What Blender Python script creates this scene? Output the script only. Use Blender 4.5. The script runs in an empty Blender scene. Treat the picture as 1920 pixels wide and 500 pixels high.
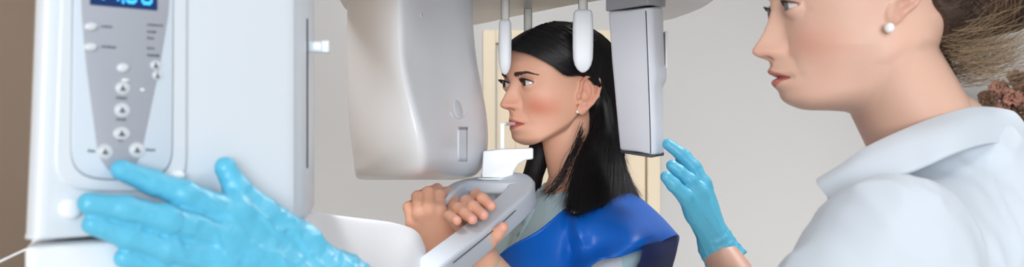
import bpy, math, random
import numpy as np
from mathutils import Vector
random.seed(7); RNG = np.random.default_rng(11)
F = 2200.0            # focal length in pixels of the 1920x500 frame
CZ = 1.55             # eye height of the camera above the floor
f32 = np.float32
SC = bpy.context.scene
COL = SC.collection

# ------------------------------------------------------------------ basics
def P(px, py, Y):      # a point of the place, heights relative to the camera
    return np.array([(px-960)/F*Y, Y, (250-py)/F*Y], float)

def lin(c):            # sRGB 0..255 -> linear
    out = []
    for v in c:
        v = v/255.0
        out.append(v/12.92 if v <= .04045 else ((v+.055)/1.055)**2.4)
    return out

def mat(name, col, rough=.5, metal=0, sss=0, sheen=0, coat=0, noise=0, nscale=20, bump=0, bscale=60, spec=.5, emit=None, estr=0, attr=False, aniso=0, sssr=(1,.35,.2), bstretch=None):
    m = bpy.data.materials.new(name); m.use_nodes = True
    nt = m.node_tree; N = nt.nodes; L = nt.links
    b = N['Principled BSDF']
    rgb = lin(col)+[1]
    b.inputs['Base Color'].default_value = rgb
    b.inputs['Roughness'].default_value = rough
    b.inputs['Metallic'].default_value = metal
    b.inputs['Specular IOR Level'].default_value = spec
    b.inputs['Coat Weight'].default_value = coat
    b.inputs['Sheen Weight'].default_value = sheen
    b.inputs['Anisotropic'].default_value = aniso
    if sss:
        b.inputs['Subsurface Weight'].default_value = sss
        b.inputs['Subsurface Scale'].default_value = .006
        b.inputs['Subsurface Radius'].default_value = sssr
    if emit:
        b.inputs['Emission Color'].default_value = lin(emit)+[1]
        b.inputs['Emission Strength'].default_value = estr
    tc = N.new('ShaderNodeTexCoord')
    src = None
    if attr:
        a = N.new('ShaderNodeAttribute'); a.attribute_name = 'Col'; src = a.outputs['Color']
    if noise or not attr:
        nz = N.new('ShaderNodeTexNoise'); nz.inputs['Scale'].default_value = nscale; nz.inputs['Detail'].default_value = 4
        L.new(tc.outputs['Object'], nz.inputs['Vector'])
        mr = N.new('ShaderNodeMapRange')
        am = max(noise, .01)
        mr.inputs['To Min'].default_value = 1-am; mr.inputs['To Max'].default_value = 1+am
        L.new(nz.outputs['Fac'], mr.inputs['Value'])
        hs = N.new('ShaderNodeHueSaturation')
        L.new(mr.outputs['Result'], hs.inputs['Value'])
        if src: L.new(src, hs.inputs['Color'])
        else: hs.inputs['Color'].default_value = rgb
        src = hs.outputs['Color']
    if src: L.new(src, b.inputs['Base Color'])
    if bump:
        nb = N.new('ShaderNodeTexNoise'); nb.inputs['Scale'].default_value = bscale; nb.inputs['Detail'].default_value = 5
        if bstretch:
            mp = N.new('ShaderNodeMapping'); mp.inputs['Scale'].default_value = bstretch
            L.new(tc.outputs['Object'], mp.inputs['Vector']); L.new(mp.outputs['Vector'], nb.inputs['Vector'])
        else: L.new(tc.outputs['Object'], nb.inputs['Vector'])
        bp = N.new('ShaderNodeBump'); bp.inputs['Strength'].default_value = bump; bp.inputs['Distance'].default_value = .002
        L.new(nb.outputs['Fac'], bp.inputs['Height']); L.new(bp.outputs['Normal'], b.inputs['Normal'])
    return m

M = dict(
 white=mat('white_plastic', (219,226,233), .32, coat=.15),
 white2=mat('satin_white_plastic', (238,242,246), .4),
 warmwhite=mat('rest_white_plastic', (238,240,244), .4),
 panel=mat('panel_pale_blue', (208,219,230), .35),
 silver=mat('panel_silver', (176,180,190), .38, metal=.15),
 button=mat('button_white', (214,219,224), .3),
 ink=mat('print_grey', (88,92,100), .6),
 seam=mat('seam_dark', (70,74,80), .6),
 black=mat('black_rubber', (20,21,24), .5),
 lcd=mat('display_dark_blue', (6,30,60), .2, emit=(10,60,130), estr=.5),
 digit=mat('display_digit', (40,160,240), .3, emit=(70,185,255), estr=1.3),
 gun=mat('machine_grey', (230,226,225), .4),
 gun2=mat('machine_mid_grey', (160,161,166), .45),
 handle=mat('handle_grey', (204,210,219), .42),
 handle2=mat('groove_grey', (164,171,182), .45),  # darker grey of the panel groove
 rod=mat('rod_metal', (140,137,132), .4, metal=.5),
 sensor=mat('sensor_lilac_white', (228,231,239), .4),
 wall=mat('wall_greige_paint', (200,198,196), .9, noise=.02, nscale=3),
 walltan=mat('wall_tan_paint', (176,154,134), .9, noise=.03, nscale=3),
 cream=mat('door_cream_paint', (232,216,190), .6, noise=.02, nscale=4),
 ceiling=mat('ceiling_white', (236,236,234), .9),
 floor=mat('floor_vinyl', (222,216,208), .5, noise=.08, nscale=12),
 skin=mat('skin', (220,170,145), .46, sss=.35, attr=True, bump=.08, bscale=900, spec=.35),
 eye=mat('eyeball', (235,232,228), .08, attr=True, coat=.6),
 lash=mat('lash_dark', (26,18,16), .6),
 glove=mat('nitrile_blue', (92,186,218), .38, sss=.06, sssr=(.2,.6,1), bump=.25, bscale=220, spec=.5),
 polo=mat('white_cotton', (200,208,217), .85, sheen=.15, bump=.15, bscale=900),
 teal=mat('pale_teal_jersey', (194,222,230), .8, bump=.15, bscale=700, noise=.03, nscale=60),
 whitefab=mat('white_sleeve', (232,235,240), .85),
 apron=mat('royal_blue_vinyl', (6,92,186), .38, spec=.35, bump=.1, bscale=300),
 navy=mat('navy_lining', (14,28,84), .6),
 trousers=mat('trouser_cloth', (60,66,80), .85, bump=.1, bscale=500),
 shoe=mat('shoe_leather', (40,38,38), .5),
 hairblack=mat('black_hair', (17,15,17), .34, spec=.55, aniso=.5),
 tube=mat('tube_head_white', (236,239,243), .34, coat=.15),
 hairbase=mat('black_hair_mass', (18,15,16), .62, spec=.3, bump=.6, bscale=260, bstretch=(1, 1, .08)),
 brow=mat('brow_brown', (62,44,38), .7),
 hairbrown=mat('brown_hair', (118,92,72), .5, spec=.4, attr=True),
 pearl=mat('pearl', (240,236,232), .15, coat=.8),
 gold=mat('gold', (214,172,110), .25, metal=1),
 petal=mat('petal_dusty', (178,128,110), .8, noise=.3, nscale=60),
 petal2=mat('petal_brown', (112,84,66), .8, noise=.3, nscale=60),
 vase=mat('vase_stone', (150,146,132), .6, noise=.1),
 lamp=mat('ceiling_lamp', (255,255,255), .5, emit=(240,246,255), estr=5),
 button2=mat('shirt_button', (150,186,196), .4),
)

def link(name, me, parent=None, m=None, smooth=True):
    o = bpy.data.objects.new(name, me); COL.objects.link(o)
    if m is not None: me.materials.append(m if not isinstance(m, str) else M[m])
    if smooth:
        me.polygons.foreach_set('use_smooth', np.ones(len(me.polygons), bool))
    if parent is not None:
        o.parent = parent; o.matrix_parent_inverse = parent.matrix_world.inverted()
    return o

def npmesh(name, V, Q, parent=None, m=None, smooth=True, col=None):
    """V (n,3) relative heights, Q list/array of quads or list of faces"""
    V = np.array(V, float).reshape(-1, 3).copy(); V[:, 2] += CZ
    me = bpy.data.meshes.new(name)
    if isinstance(Q, np.ndarray) and Q.ndim == 2:
        n, k = Q.shape
        me.vertices.add(len(V)); me.vertices.foreach_set('co', V.astype(f32).ravel())
        me.loops.add(n*k); me.loops.foreach_set('vertex_index', Q.astype(np.int32).ravel())
        me.polygons.add(n)
        me.polygons.foreach_set('loop_start', np.arange(0, n*k, k, dtype=np.int32))
        me.update(calc_edges=True); me.validate()
    else:
        me.from_pydata(V.tolist(), [], [list(map(int, f)) for f in Q]); me.update()
    if col is not None and len(col) == len(me.vertices):
        a = me.color_attributes.new('Col', 'FLOAT_COLOR', 'POINT')
        c = np.ones((len(V), 4), f32); c[:, :3] = col
        a.data.foreach_set('color', c.ravel())
    return link(name, me, parent, m, smooth)

def root(name, loc, label, cat, group=None):
    o = bpy.data.objects.new(name, None); COL.objects.link(o)
    o.location = (loc[0], loc[1], loc[2]); o.empty_display_size = .1
    o['label'] = label; o['category'] = cat
    if group: o['group'] = group
    bpy.context.view_layer.update()
    return o

def mods(o, bevel=0, seg=3, solid=0, sub=0, off=0, angle=.6):
    if solid:
        s = o.modifiers.new('s', 'SOLIDIFY'); s.thickness = solid; s.offset = off
    if bevel:
        b = o.modifiers.new('b', 'BEVEL'); b.width = bevel; b.segments = seg; b.limit_method = 'ANGLE'; b.angle_limit = angle
    if sub:
        s = o.modifiers.new('u', 'SUBSURF'); s.levels = sub; s.render_levels = sub
    return o

def prism(name, poly, z0, z1, parent=None, m=None, bevel=.002, seg=3):
    """poly list of (x,y), z relative"""
    n = len(poly)
    a = sum(poly[i][0]*poly[(i+1) % n][1]-poly[(i+1) % n][0]*poly[i][1] for i in range(n))
    if a < 0: poly = poly[::-1]
    V = [(x, y, z0) for x, y in poly]+[(x, y, z1) for x, y in poly]
    Q = [list(range(n))[::-1], list(range(n, 2*n))]+[[i, (i+1) % n, n+(i+1) % n, n+i] for i in range(n)]
    o = npmesh(name, V, Q, parent, m)
    if bevel: mods(o, bevel, seg)
    return o

def obox(name, c, ux, uy, uz, parent=None, m=None, bevel=.002, seg=3):
    """oriented box, half-extent vectors ux uy uz"""
    c, ux, uy, uz = [np.array(v, float) for v in (c, ux, uy, uz)]
    if np.dot(np.cross(ux, uy), uz) < 0: uz = -uz
    V = [c+a*ux+b*uy+d*uz for d in (-1, 1) for b in (-1, 1) for a in (-1, 1)]
    Q = [[0, 2, 3, 1], [4, 5, 7, 6], [0, 1, 5, 4], [2, 6, 7, 3], [0, 4, 6, 2], [1, 3, 7, 5]]
    o = npmesh(name, V, Q, parent, m)
    if bevel: mods(o, bevel, seg)
    return o

def cr(A, n, closed=False):
    """Catmull-Rom resample along axis 0, n steps a span"""
    A = np.array(A, float); m = len(A)
    spans = m if closed else m-1
    out = []
    for i in range(spans):
        if closed: p0, p1, p2, p3 = A[(i-1) % m], A[i], A[(i+1) % m], A[(i+2) % m]
        else:
            p1, p2 = A[i], A[i+1]
            p0 = A[i-1] if i > 0 else 2*p1-p2
            p3 = A[i+2] if i+2 < m else 2*p2-p1
        for k in range(n):
            t = k/n
            out.append(.5*((2*p1)+(-p0+p2)*t+(2*p0-5*p1+4*p2-p3)*t*t+(-p0+3*p1-3*p2+p3)*t**3))
    if not closed: out.append(A[-1])
    return np.array(out)

def loftgrid(G, nr=6, nc=6, cr_=False, cc=False):
    G = np.array(G, float)
    A = cr(G, nr, cr_)
    A = np.swapaxes(cr(np.swapaxes(A, 0, 1), nc, cc), 0, 1)
    return A

def gridmesh(name, A, parent=None, m=None, cc=False, caps=False, flip=False, cr_=False):
    R, C_ = A.shape[:2]
    V = A.reshape(-1, 3); Q = []
    for i in range(R if cr_ else R-1):
        for j in range(C_ if cc else C_-1):
            q = [i*C_+j, i*C_+(j+1) % C_, ((i+1) % R)*C_+(j+1) % C_, ((i+1) % R)*C_+j]
            Q.append(q[::-1] if flip else q)
    if caps:
        a = list(range(C_)); b = [(R-1)*C_+j for j in range(C_)]
        Q.append(a if flip else a[::-1]); Q.append(b[::-1] if flip else b)
    return npmesh(name, V, Q, parent, m)

def frames(path):
    T = np.gradient(path, axis=0); T /= np.linalg.norm(T, axis=1)[:, None]+1e-9
    return T

def sweep(name, path, sect, up=(0, 0, 1), n=6, parent=None, m=None, scale=None, closed=False):
    """sect: (k,2) section in (side, up) metres"""
    path = cr(path, n, closed); T = frames(path)
    if closed:
        T = np.roll(path, -1, 0)-np.roll(path, 1, 0); T /= np.linalg.norm(T, axis=1)[:, None]
    up = np.array(up, float)
    A = []
    for i, (p, t) in enumerate(zip(path, T)):
        s = np.cross(t, up); s /= np.linalg.norm(s)+1e-9
        u = np.cross(s, t)
        k = 1 if scale is None else np.interp(i/(len(path)-1), np.linspace(0, 1, len(scale)), scale)
        A.append([p+k*(a*s+b*u) for a, b in sect])
    return gridmesh(name, np.array(A), parent, m, cc=True, caps=not closed, cr_=closed, flip=True)

def rrect(w, h, r, k=4):
    pts = []
    for cx, cy, a0 in ((w-r, h-r, 0), (-w+r, h-r, 90), (-w+r, -h+r, 180), (w-r, -h+r, 270)):
        for i in range(k+1):
            a = math.radians(a0+90*i/k); pts.append((cx+r*math.cos(a), cy+r*math.sin(a)))
    return pts
def circ(r, k=12): return [(r*math.cos(2*math.pi*i/k), r*math.sin(2*math.pi*i/k)) for i in range(k)]

def tube(name, path, r, parent=None, m=None, n=5, k=10, scale=None):
    path = np.array(path, float)
    d = path[-1]-path[0]; d /= np.linalg.norm(d)+1e-9
    up = (0, 0, 1) if abs(d[2]) < .8 else (0, 1, 0)
    return sweep(name, path, circ(r, k), up, n, parent, m, scale)

def lathe(name, c, axis, prof, parent=None, m=None, k=32, ell=None):
    """prof (r, h) along axis from c"""
    c = np.array(c, float); a = np.array(axis, float); a /= np.linalg.norm(a)
    t = np.array((0, 0, 1.)) if abs(a[2]) < .9 else np.array((1., 0, 0))
    s = np.cross(a, t); s /= np.linalg.norm(s); u = np.cross(s, a)
    e1, e2 = ell or (1, 1)
    A = np.array([[c+a*h+r*(e1*math.cos(2*math.pi*i/k)*s+e2*math.sin(2*math.pi*i/k)*u) for i in range(k)] for r, h in prof])
    return gridmesh(name, A, parent, m, cc=True, caps=True, flip=True)

# ------------------------------------------------------------------ implicit surfaces
def nrm(a): return np.sqrt((a*a).sum(-1))
def cone(p, a, b, ra, rb):
    a = np.asarray(a, f32); b = np.asarray(b, f32); ab = b-a
    h = np.clip(((p-a)@ab)/max(float(ab@ab), 1e-9), 0, 1)
    return nrm(p-(a+h[:, None]*ab))-(ra+(rb-ra)*h)
def ell(p, c, r, R=None):
    q = p-np.asarray(c, f32)
    if R is not None: q = q@np.asarray(R, f32).T
    r = np.asarray(r, f32)
    k0 = nrm(q/r); k1 = nrm(q/(r*r))+1e-9
    return k0*(k0-1)/k1
def smin(a, b, k):
    h = np.clip(.5+.5*(b-a)/k, 0, 1)
    return b+(a-b)*h-k*h*(1-h)
def smax(a, b, k): return -smin(-a, -b, k)
def chain(p, pts, rad, k=.004):
    d = None
    for i in range(len(pts)-1):
        e = cone(p, pts[i], pts[i+1], rad[i], rad[i+1])
        d = e if d is None else smin(d, e, k)
    return d
def sst(x, a, b):
    t = np.clip((x-a)/(b-a), 0, 1); return t*t*(3-2*t)
def vnoise(p, s, seed=0):
    """cheap smooth pseudo-noise, sum of sines"""
    r = np.random.default_rng(seed); o = 0
    for i in range(6):
        k = r.normal(size=3)*s*(1+.5*i); ph = r.random()*6.28
        o = o+np.sin(p@k.astype(f32)+ph)/(1+.5*i)
    return o/3

def nets(f, lo, hi, h, lip=1.5):
    lo = np.array(lo, float); hi = np.array(hi, float)
    nb = np.ceil((hi-lo)/(8*h)).astype(int)
    off = np.stack(np.meshgrid(*[np.arange(8)]*3, indexing='ij'), -1).reshape(-1, 3)
    bi = np.stack(np.meshgrid(*[np.arange(k) for k in nb], indexing='ij'), -1).reshape(-1, 3)
    cen = (lo+(bi*8+3.5)*h).astype(f32)
    dc = f(cen)
    act = np.abs(dc) < lip*(4*h*1.75)+h
    vals = np.empty(tuple(nb)+(8, 8, 8), f32)
    vals[...] = np.where(dc < 0, -1, 1).astype(f32).reshape(tuple(nb))[..., None, None, None]
    ia = np.nonzero(act)[0]
    for s in range(0, len(ia), 500):
        b = bi[ia[s:s+500]]
        pts = (lo+(b[:, None, :]*8+off[None])*h).astype(f32).reshape(-1, 3)
        v = f(pts).reshape(-1, 8, 8, 8)
        vals[b[:, 0], b[:, 1], b[:, 2]] = v
    vals = vals.transpose(0, 3, 1, 4, 2, 5).reshape(nb[0]*8, nb[1]*8, nb[2]*8)
    vals[vals == 0] = 1e-7
    s = vals < 0
    nx, ny, nz = vals.shape
    cnt = np.zeros((nx-1, ny-1, nz-1), np.int8)
    cs = [(i, j, k) for i in (0, 1) for j in (0, 1) for k in (0, 1)]
    for i, j, k in cs: cnt += s[i:nx-1+i, j:ny-1+j, k:nz-1+k]
    ci = np.argwhere((cnt > 0) & (cnt < 8))
    idx = np.full(cnt.shape, -1, np.int32); idx[ci[:, 0], ci[:, 1], ci[:, 2]] = np.arange(len(ci))
    acc = np.zeros((len(ci), 3)); w = np.zeros(len(ci))
    for a in cs:
        for ax in range(3):
            if a[ax]: continue
            b = list(a); b[ax] = 1
            va = vals[ci[:, 0]+a[0], ci[:, 1]+a[1], ci[:, 2]+a[2]]
            vb = vals[ci[:, 0]+b[0], ci[:, 1]+b[1], ci[:, 2]+b[2]]
            c = (va < 0) != (vb < 0)
            t = np.where(c, va/(va-vb+1e-20), 0)
            p = np.tile(np.array(a, float), (len(ci), 1)); p[:, ax] += t
            acc[c] += p[c]; w[c] += 1
    V = lo+(ci+acc/w[:, None])*h
    Q = []
    for ax in range(3):
        o1, o2 = [(1, 2), (2, 0), (0, 1)][ax]
        sl0 = [slice(1, n-1) for n in (nx, ny, nz)]; sl1 = list(sl0)
        sl0[ax] = slice(0, (nx, ny, nz)[ax]-1); sl1[ax] = slice(1, (nx, ny, nz)[ax])
        a = s[tuple(sl0)]; b = s[tuple(sl1)]
        e = np.argwhere(a != b)
        if not len(e): continue
        sa = a[e[:, 0], e[:, 1], e[:, 2]]
        base = e.copy()
        for q in range(3):
            if q != ax: base[:, q] += 1
        def g(d1, d2):
            c = base.copy(); c[:, o1] -= d1; c[:, o2] -= d2
            return idx[c[:, 0], c[:, 1], c[:, 2]]
        q = np.stack([g(1, 1), g(0, 1), g(0, 0), g(1, 0)], 1)
        q[~sa] = q[~sa][:, ::-1]
        Q.append(q)
    Q = np.concatenate(Q)
    Q = Q[(Q >= 0).all(1)]
    return V, Q

def smoothV(V, Q, it=2, lam=.5):
    e = np.concatenate([Q[:, [0, 1]], Q[:, [1, 2]], Q[:, [2, 3]], Q[:, [3, 0]]])
    n = len(V)
    for _ in range(it):
        S = np.zeros((n, 3)); c = np.zeros(n)
        for ax in range(3):
            S[:, ax] = np.bincount(e[:, 0], V[e[:, 1], ax], n)+np.bincount(e[:, 1], V[e[:, 0], ax], n)
        c = np.bincount(e[:, 0], minlength=n)+np.bincount(e[:, 1], minlength=n)
        V = V+lam*(S/np.maximum(c, 1)[:, None]-V)
    return V
def joinm(*parts):
    Vs, Qs, n = [], [], 0
    for V, Q in parts: Vs.append(V); Qs.append(Q+n); n += len(V)
    return np.concatenate(Vs), np.concatenate(Qs)
# ------------------------------------------------------------------ heads
class Head:
    """local frame: x her left, y forward, z up, origin on the ear axis at eye level"""
    def __init__(s, org, yaw, **k):
        s.o = np.array(org, float); a = math.radians(yaw)
        # forward (-cos a, -sin a), left (sin a, -cos a)
        s.B = np.array([[math.sin(a), -math.cos(a), 0], [-math.cos(a), -math.sin(a), 0], [0, 0, 1.]])  # rows: left, forward, up
        pt = math.radians(k.get('pitch', 0))
        if pt:
            c, q = math.cos(pt), math.sin(pt)
            f_, u_ = s.B[1].copy(), s.B[2].copy()
            s.B[1] = c*f_-q*u_; s.B[2] = q*f_+c*u_
        dz = k.get('dz', 0)
        if dz:
            k['prof'] = [(a+dz, b) for a, b in k['prof']]; k['sx'] = (k['sx'][0]+dz, k['sx'][1])
            for q in ('zn', 'zm', 'zb'): k[q] += dz
            k['ear'] = (k['ear'][0], k['ear'][1]+dz, k['ear'][2]); n_ = k['neck']
            k['neck'] = ((n_[0][0], n_[0][1], n_[0][2]+dz), (n_[1][0], n_[1][1], n_[1][2]+dz))+tuple(n_[2:])
        s.k = k
    def loc(s, p): return ((p-s.o.astype(f32))@s.B.T.astype(f32)).astype(f32)
    def wor(s, q): return np.asarray(q, float)@s.B+s.o
    def yf(s, z):
        t = s.k['base']; return np.interp(z, t[0], t[1])
    def prof(s, z):
        return np.interp(z, s.PZ, s.PY)
    def build(s):
        pr = np.array(s.k['prof'])
        # dense smooth profile
        z = np.linspace(pr[0, 0], pr[-1, 0], 400)
        y = np.interp(z, pr[:, 0], pr[:, 1])
        ker = np.exp(-np.linspace(-2, 2, 9)**2); ker /= ker.sum()
        yp = np.convolve(np.pad(y, 4, 'edge'), ker, 'valid')
        s.PZ, s.PY = z, yp
        bz = np.linspace(-.13, .12, 200)
        by = np.interp(bz, *s.k['base'])
        ker = np.exp(-np.linspace(-2, 2, 17)**2); ker /= ker.sum()
        s.k['base'] = (bz, np.convolve(np.pad(by, 8, 'edge'), ker, 'valid'))
    def skull(s, q, fine=True):
        k = s.k
        x, y, z = q[:, 0], q[:, 1], q[:, 2]; ax = np.abs(x)
        yf = s.yf(z).astype(f32)
        if fine:
            D = (s.prof(z)-yf).astype(f32)
            zz = k['sx']; sx = np.interp(z, zz[0], zz[1]).astype(f32)
            ex = np.interp(z, [-.06, -.05], [2., 2.3])
            D = D*np.exp(-(ax/sx)**ex)
            nb = k['zn']  # subnasale z
            D += .0055*np.exp(-((ax-.0125)/.0045)**2-((z-nb-.0075)/.0055)**2)   # wing
            D -= .0022*np.exp(-((ax-.0185)/.0025)**2-((z-nb-.009)/.008)**2)    # crease behind wing
            zm = k['zm']
            D -= .0038*np.exp(-((z-zm-.0008*np.cos(ax*180))/.0014)**2)*sst(-ax, -k.get('lw', .0245)-.001, -k.get('lw', .0245)+.0035)
            D -= .002*np.exp(-((ax-k.get('lw', .0245)-.0015)/.004)**2-((z-zm)/.004)**2)             # mouth corner
            D += .0015*np.exp(-((ax-.004)/.003)**2-((z-zm-.008)/.003)**2)
            D -= .0012*np.exp(-(ax/.003)**2-((z-zm-.013)/.005)**2)             # philtrum
            D += k.get('cheek', .003)*np.exp(-((ax-.042)/.018)**2-((z+.028)/.018)**2)
            D -= .0025*np.exp(-((ax-.046)/.014)**2-((z+.068)/.018)**2)
            D -= .0012*np.exp(-((ax-.022-(-z-.045)*.35)/.004)**2)*sst(-z, .045, .052)*sst(z, -.078, -.066)  # nasolabial
            xe = k.get('xe', .031)
            D -= .0045*np.exp(-((ax-xe+.004)/.017)**2-((z)/.0105)**2)          # socket
            D -= .003*np.exp(-((ax-.0145)/.005)**2-((z-.003)/.008)**2)
            D += .0022*np.exp(-((ax-.030)/.016)**2-((z-.0175)/.006)**2)       # brow ridge
            D += .0012*np.exp(-((ax-xe)/.014)**2-((z+.0125)/.004)**2)
            y = y-D*sst(y, .03, .06)
        W = np.interp(z, *k['W']).astype(f32)
        Rf = np.interp(z, *k['Rf']).astype(f32)
        yb = np.interp(z, *k['yb']).astype(f32)
        Rb = np.interp(z, [-.06, -.02, .03], [.03, .06, .09]).astype(f32)
        n = 2.25
        uf = np.clip(1-(yf-y)/Rf, 0, 4)
        ub = np.clip(1-(y-yb)/Rb, 0, 4)
        zb = (k.get('zb', -.113)+k.get('jslope', .33)*np.clip(.062-y, 0, .06)+.9*np.clip(.012-y, 0, .05)).astype(f32)
        ubo = np.clip(1-(z-zb)/k.get('Rbot', .022), 0, 4)
        ut = np.clip(1-(k['top']-z)/.082, 0, 4)
        v = ((ax/W)**n+uf**n+ub**n+ubo**n+ut**n)**(1/n)-1
        return v*.052
    def ear(s, q, side):
        k = s.k
        x, y, z = q[:, 0]*side, q[:, 1], q[:, 2]
        ey, ez, ti = k['ear']; c, sn = math.cos(ti), math.sin(ti)
        a0 = -(y-ey); b0 = z-ez
        a = a0*c-b0*sn; b = a0*sn+b0*c
        w = x-k.get('earx', .0665)-.42*np.clip(a+.006, 0, .03)
        p = np.stack([a, b, w], 1).astype(f32)/f32(k.get('es', 1))
        hel = [(-.003, -.003, .001), (-.010, .007, .002), (-.0105, .018, .003), (-.004, .0285, .004), (.006, .0315, .004), (.0145, .026, .004), (.0175, .014, .004), (.0165, 0, .003), (.011, -.012, .001), (.003, -.022, 0)]
        d = chain(p, hel, [.0022, .0027, .0028, .003, .0031, .0031, .003, .0029, .0029, .004], .002)
        plate = ell(p, (.003, .003, -.002), (.0155, .0265, .0035))
        d = smin(d, plate, .003)
        d = smin(d, chain(p, [(.002, .021, .001), (.0075, .013, .003), (.0095, .002, .003), (.006, -.009, .002), (-.001, -.0135, .001)], [.0024]*5, .002), .002)
        d = smax(d, -ell(p, (-.002, -.002, .003), (.0068, .0095, .0065)), .003)
        d = smin(d, ell(p, (-.003, -.0245, -.001), (.0078, .0095, .004)), .004)
        d = smin(d, ell(p, (-.0115, -.004, .0), (.0036, .0058, .0038)), .0035)
        return d
    def almond(s, x, z, side):
        k = s.k; xe = k.get('xe', .031); hw = .0145
        t = np.clip((x*side-xe)/hw, -1, 1)
        hu, hl = k['lid']
        zu = hu*(1-t*t)**.75+.0009*t; zl = -hl*(1-np.abs(t)**2.2)**.9+.0009*t
        return zu, zl, t
    def f(s, pw, fine=True, neck=True):
        q = s.loc(pw)
        d = s.skull(q, fine)
        k = s.k
        if fine:
            x, z, y = q[:, 0], q[:, 2], q[:, 1]
            xe = k.get('xe', .031)
            for sd in (1, -1):
                d = smin(d, ell(q, (sd*xe, s.ye, 0), (.0142, .0134, .0134)), .003)
                zu, zl, t = s.almond(x, z, sd)
                # fold above the upper lid
                g = np.exp(-((z-zu-.0052)/.0011)**2)*(np.abs(t) < .999)*(1-t**4)*(y > .05)
                d = d+.0013*g
                car = np.maximum(np.maximum(z-zu, zl-z), (s.ye+.003)-y)
                d = smax(d, -car, .0008)
                d = smin(d, s.ear(q, sd), .0035)
                # nostril
                nz = k['zn']; yy = float(s.prof(nz+.004))
                d = smax(d, -ell(q, (sd*.0062, k['ny'], nz-.0005), (.0033, .0062, .0038)), .0015)
        if neck and 'neck' in k:
            a, b, ra, rb, fl = k['neck']
            qq = q.copy(); qq[:, 0] *= fl
            aa = (a[0]*fl, a[1], a[2]); bb = (b[0]*fl, b[1], b[2])
            d = smin(d, cone(qq, aa, bb, ra, rb), k.get('nk', .02))
            for e in k.get('extra', []): d = smin(d, cone(q, *e), .028)
        return d
    def color(s, V):
        q = s.loc(V.astype(f32)); x, y, z = q.T; ax = np.abs(x)
        k = s.k
        c = np.tile(np.array(lin(k['skin'])), (len(V), 1))
        def mix(col, m):
            nonlocal c
            m = np.clip(m, 0, 1)[:, None]; c = c*(1-m)+np.array(lin(col))*m
        fr = sst(y, .015, .055)
        mix(k['blush'], k.get('bl', .75)*np.exp(-((ax-.045)/.02)**2-((z+.038)/.016)**2)*fr)
        mix(k['blush'], .35*np.exp(-(ax/.014)**2-((z-k['zn']-.006)/.009)**2)*fr)
        zm = k['zm']
        lw = k.get('lw', .0245)
        up = .0078*(1-(ax/lw)**2)+.0012*np.exp(-((ax-.005)/.003)**2)-.001*np.exp(-(ax/.002)**2)
        lo = .0098*(1-(ax/(lw*.97))**2)
        ins = np.minimum(up-(z-zm), (z-zm)+lo)
        mix(k['lip'], .95*sst(ins, -.0004, .0011)*fr*(ax < lw))
        mix((120, 60, 55), .5*np.exp(-((z-zm)/.0009)**2)*(ax < lw)*fr)
        # ears and nose tip slightly pink
        mix(k['blush'], .3*sst(ax, .071, .077)*sst(-y, -.02, -.01)*sst(y, -.06, -.04))
        # skin rim of the eyes
        xe = k.get('xe', .031)
        for sd in (1, -1):
            zu, zl, t = s.almond(x, z, sd)
            dd = np.minimum(np.abs(z-zu), np.abs(z-zl))
            mix((110, 66, 56), .5*np.exp(-(dd/.0011)**2)*(np.abs(t) < .98)*(y > .06)*(x*sd > 0))
            mix((52, 32, 30), k.get('liner', .5)*np.exp(-((z-zu-.0004)/.0009)**2)*(np.abs(t) < .99)*(y > .06)*(x*sd > 0))
            mix(k.get('shadow', (176, 122, 104)), .5*np.exp(-((z-zu-.003)/.0035)**2)*(np.abs(t) < .99)*(y > .06)*(x*sd > 0))
        mix((96, 50, 42), 1.0*np.exp(-((ax-.0062)/.0032)**2-((z-k['zn'])/.0022)**2-((y-k['ny'])/.006)**2))
        return c
    def hit(s, px, py, off=.01, y0=1.0, y1=2.3):
        """first point of the head (grown by off) seen along a ray"""
        Y = np.linspace(y0, y1, 400)
        R = np.stack([(px-960)/F*Y, Y, (250-py)/F*Y], 1).astype(f32)
        d = s.f(R, False, False)-off
        i = np.nonzero(d < 0)[0]
        j = i[0] if len(i) else int(np.argmin(d))
        return R[j].astype(float)
    def onface(s, x, z, lift=0):
        """surface point at local (x, z), coming from the front"""
        y = np.linspace(.14, .02, 400)
        q = np.stack([np.full_like(y, x), y, np.full_like(y, z)], 1)
        d = s.f(s.wor(q).astype(f32), True, False)
        i = np.nonzero(d < 0)[0]
        yy = y[i[0]] if len(i) else .05
        return np.array([x, yy+lift, z])
    def eyes(s, parent, iris, gaze=(0, 0)):
        xe = s.k.get('xe', .031)
        for sd in (1, -1):
            c = s.wor((sd*xe, s.ye, 0)); r = .0121
            fx = s.B[1]*math.cos(gaze[1])*math.cos(gaze[0])+s.B[0]*math.sin(gaze[0])-s.B[2]*math.sin(gaze[1])
            fx /= np.linalg.norm(fx)
            up = s.B[2]; sd_ = np.cross(fx, up); sd_ /= np.linalg.norm(sd_); up = np.cross(sd_, fx)
            A = []; cols = []
            n1, n2 = 40, 40
            for i in range(n1):
                th = math.pi*(i/(n1-1))**1.3
                rr = r+.0007*max(0, 1-(th/.52)**2)
                for j in range(n2):
                    ph = 2*math.pi*j/n2
                    A.append(c+rr*(math.cos(th)*fx+math.sin(th)*(math.cos(ph)*sd_+math.sin(ph)*up)))
                    if th < .2: cc = (8, 7, 8)
                    elif th < .52: cc = iris if th > .28 else tuple(v*.7 for v in iris)
                    elif th < .58: cc = tuple(v*.45 for v in iris)
                    else: cc = (212, 200, 196)
                    cols.append(lin(cc))
            A = np.array(A).reshape(n1, n2, 3)
            Q = np.array([[i*n2+j, i*n2+(j+1) % n2, (i+1)*n2+(j+1) % n2, (i+1)*n2+j] for i in range(n1-1) for j in range(n2)])
            npmesh('eye', A.reshape(-1, 3), Q, parent, 'eye', col=np.array(cols))
    def strands(s, name, lines, r, parent, m, sides=(1,)):
        """tapered tiny tubes from world polylines, one mesh"""
        return strandmesh(name, lines, r, parent, m)
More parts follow.
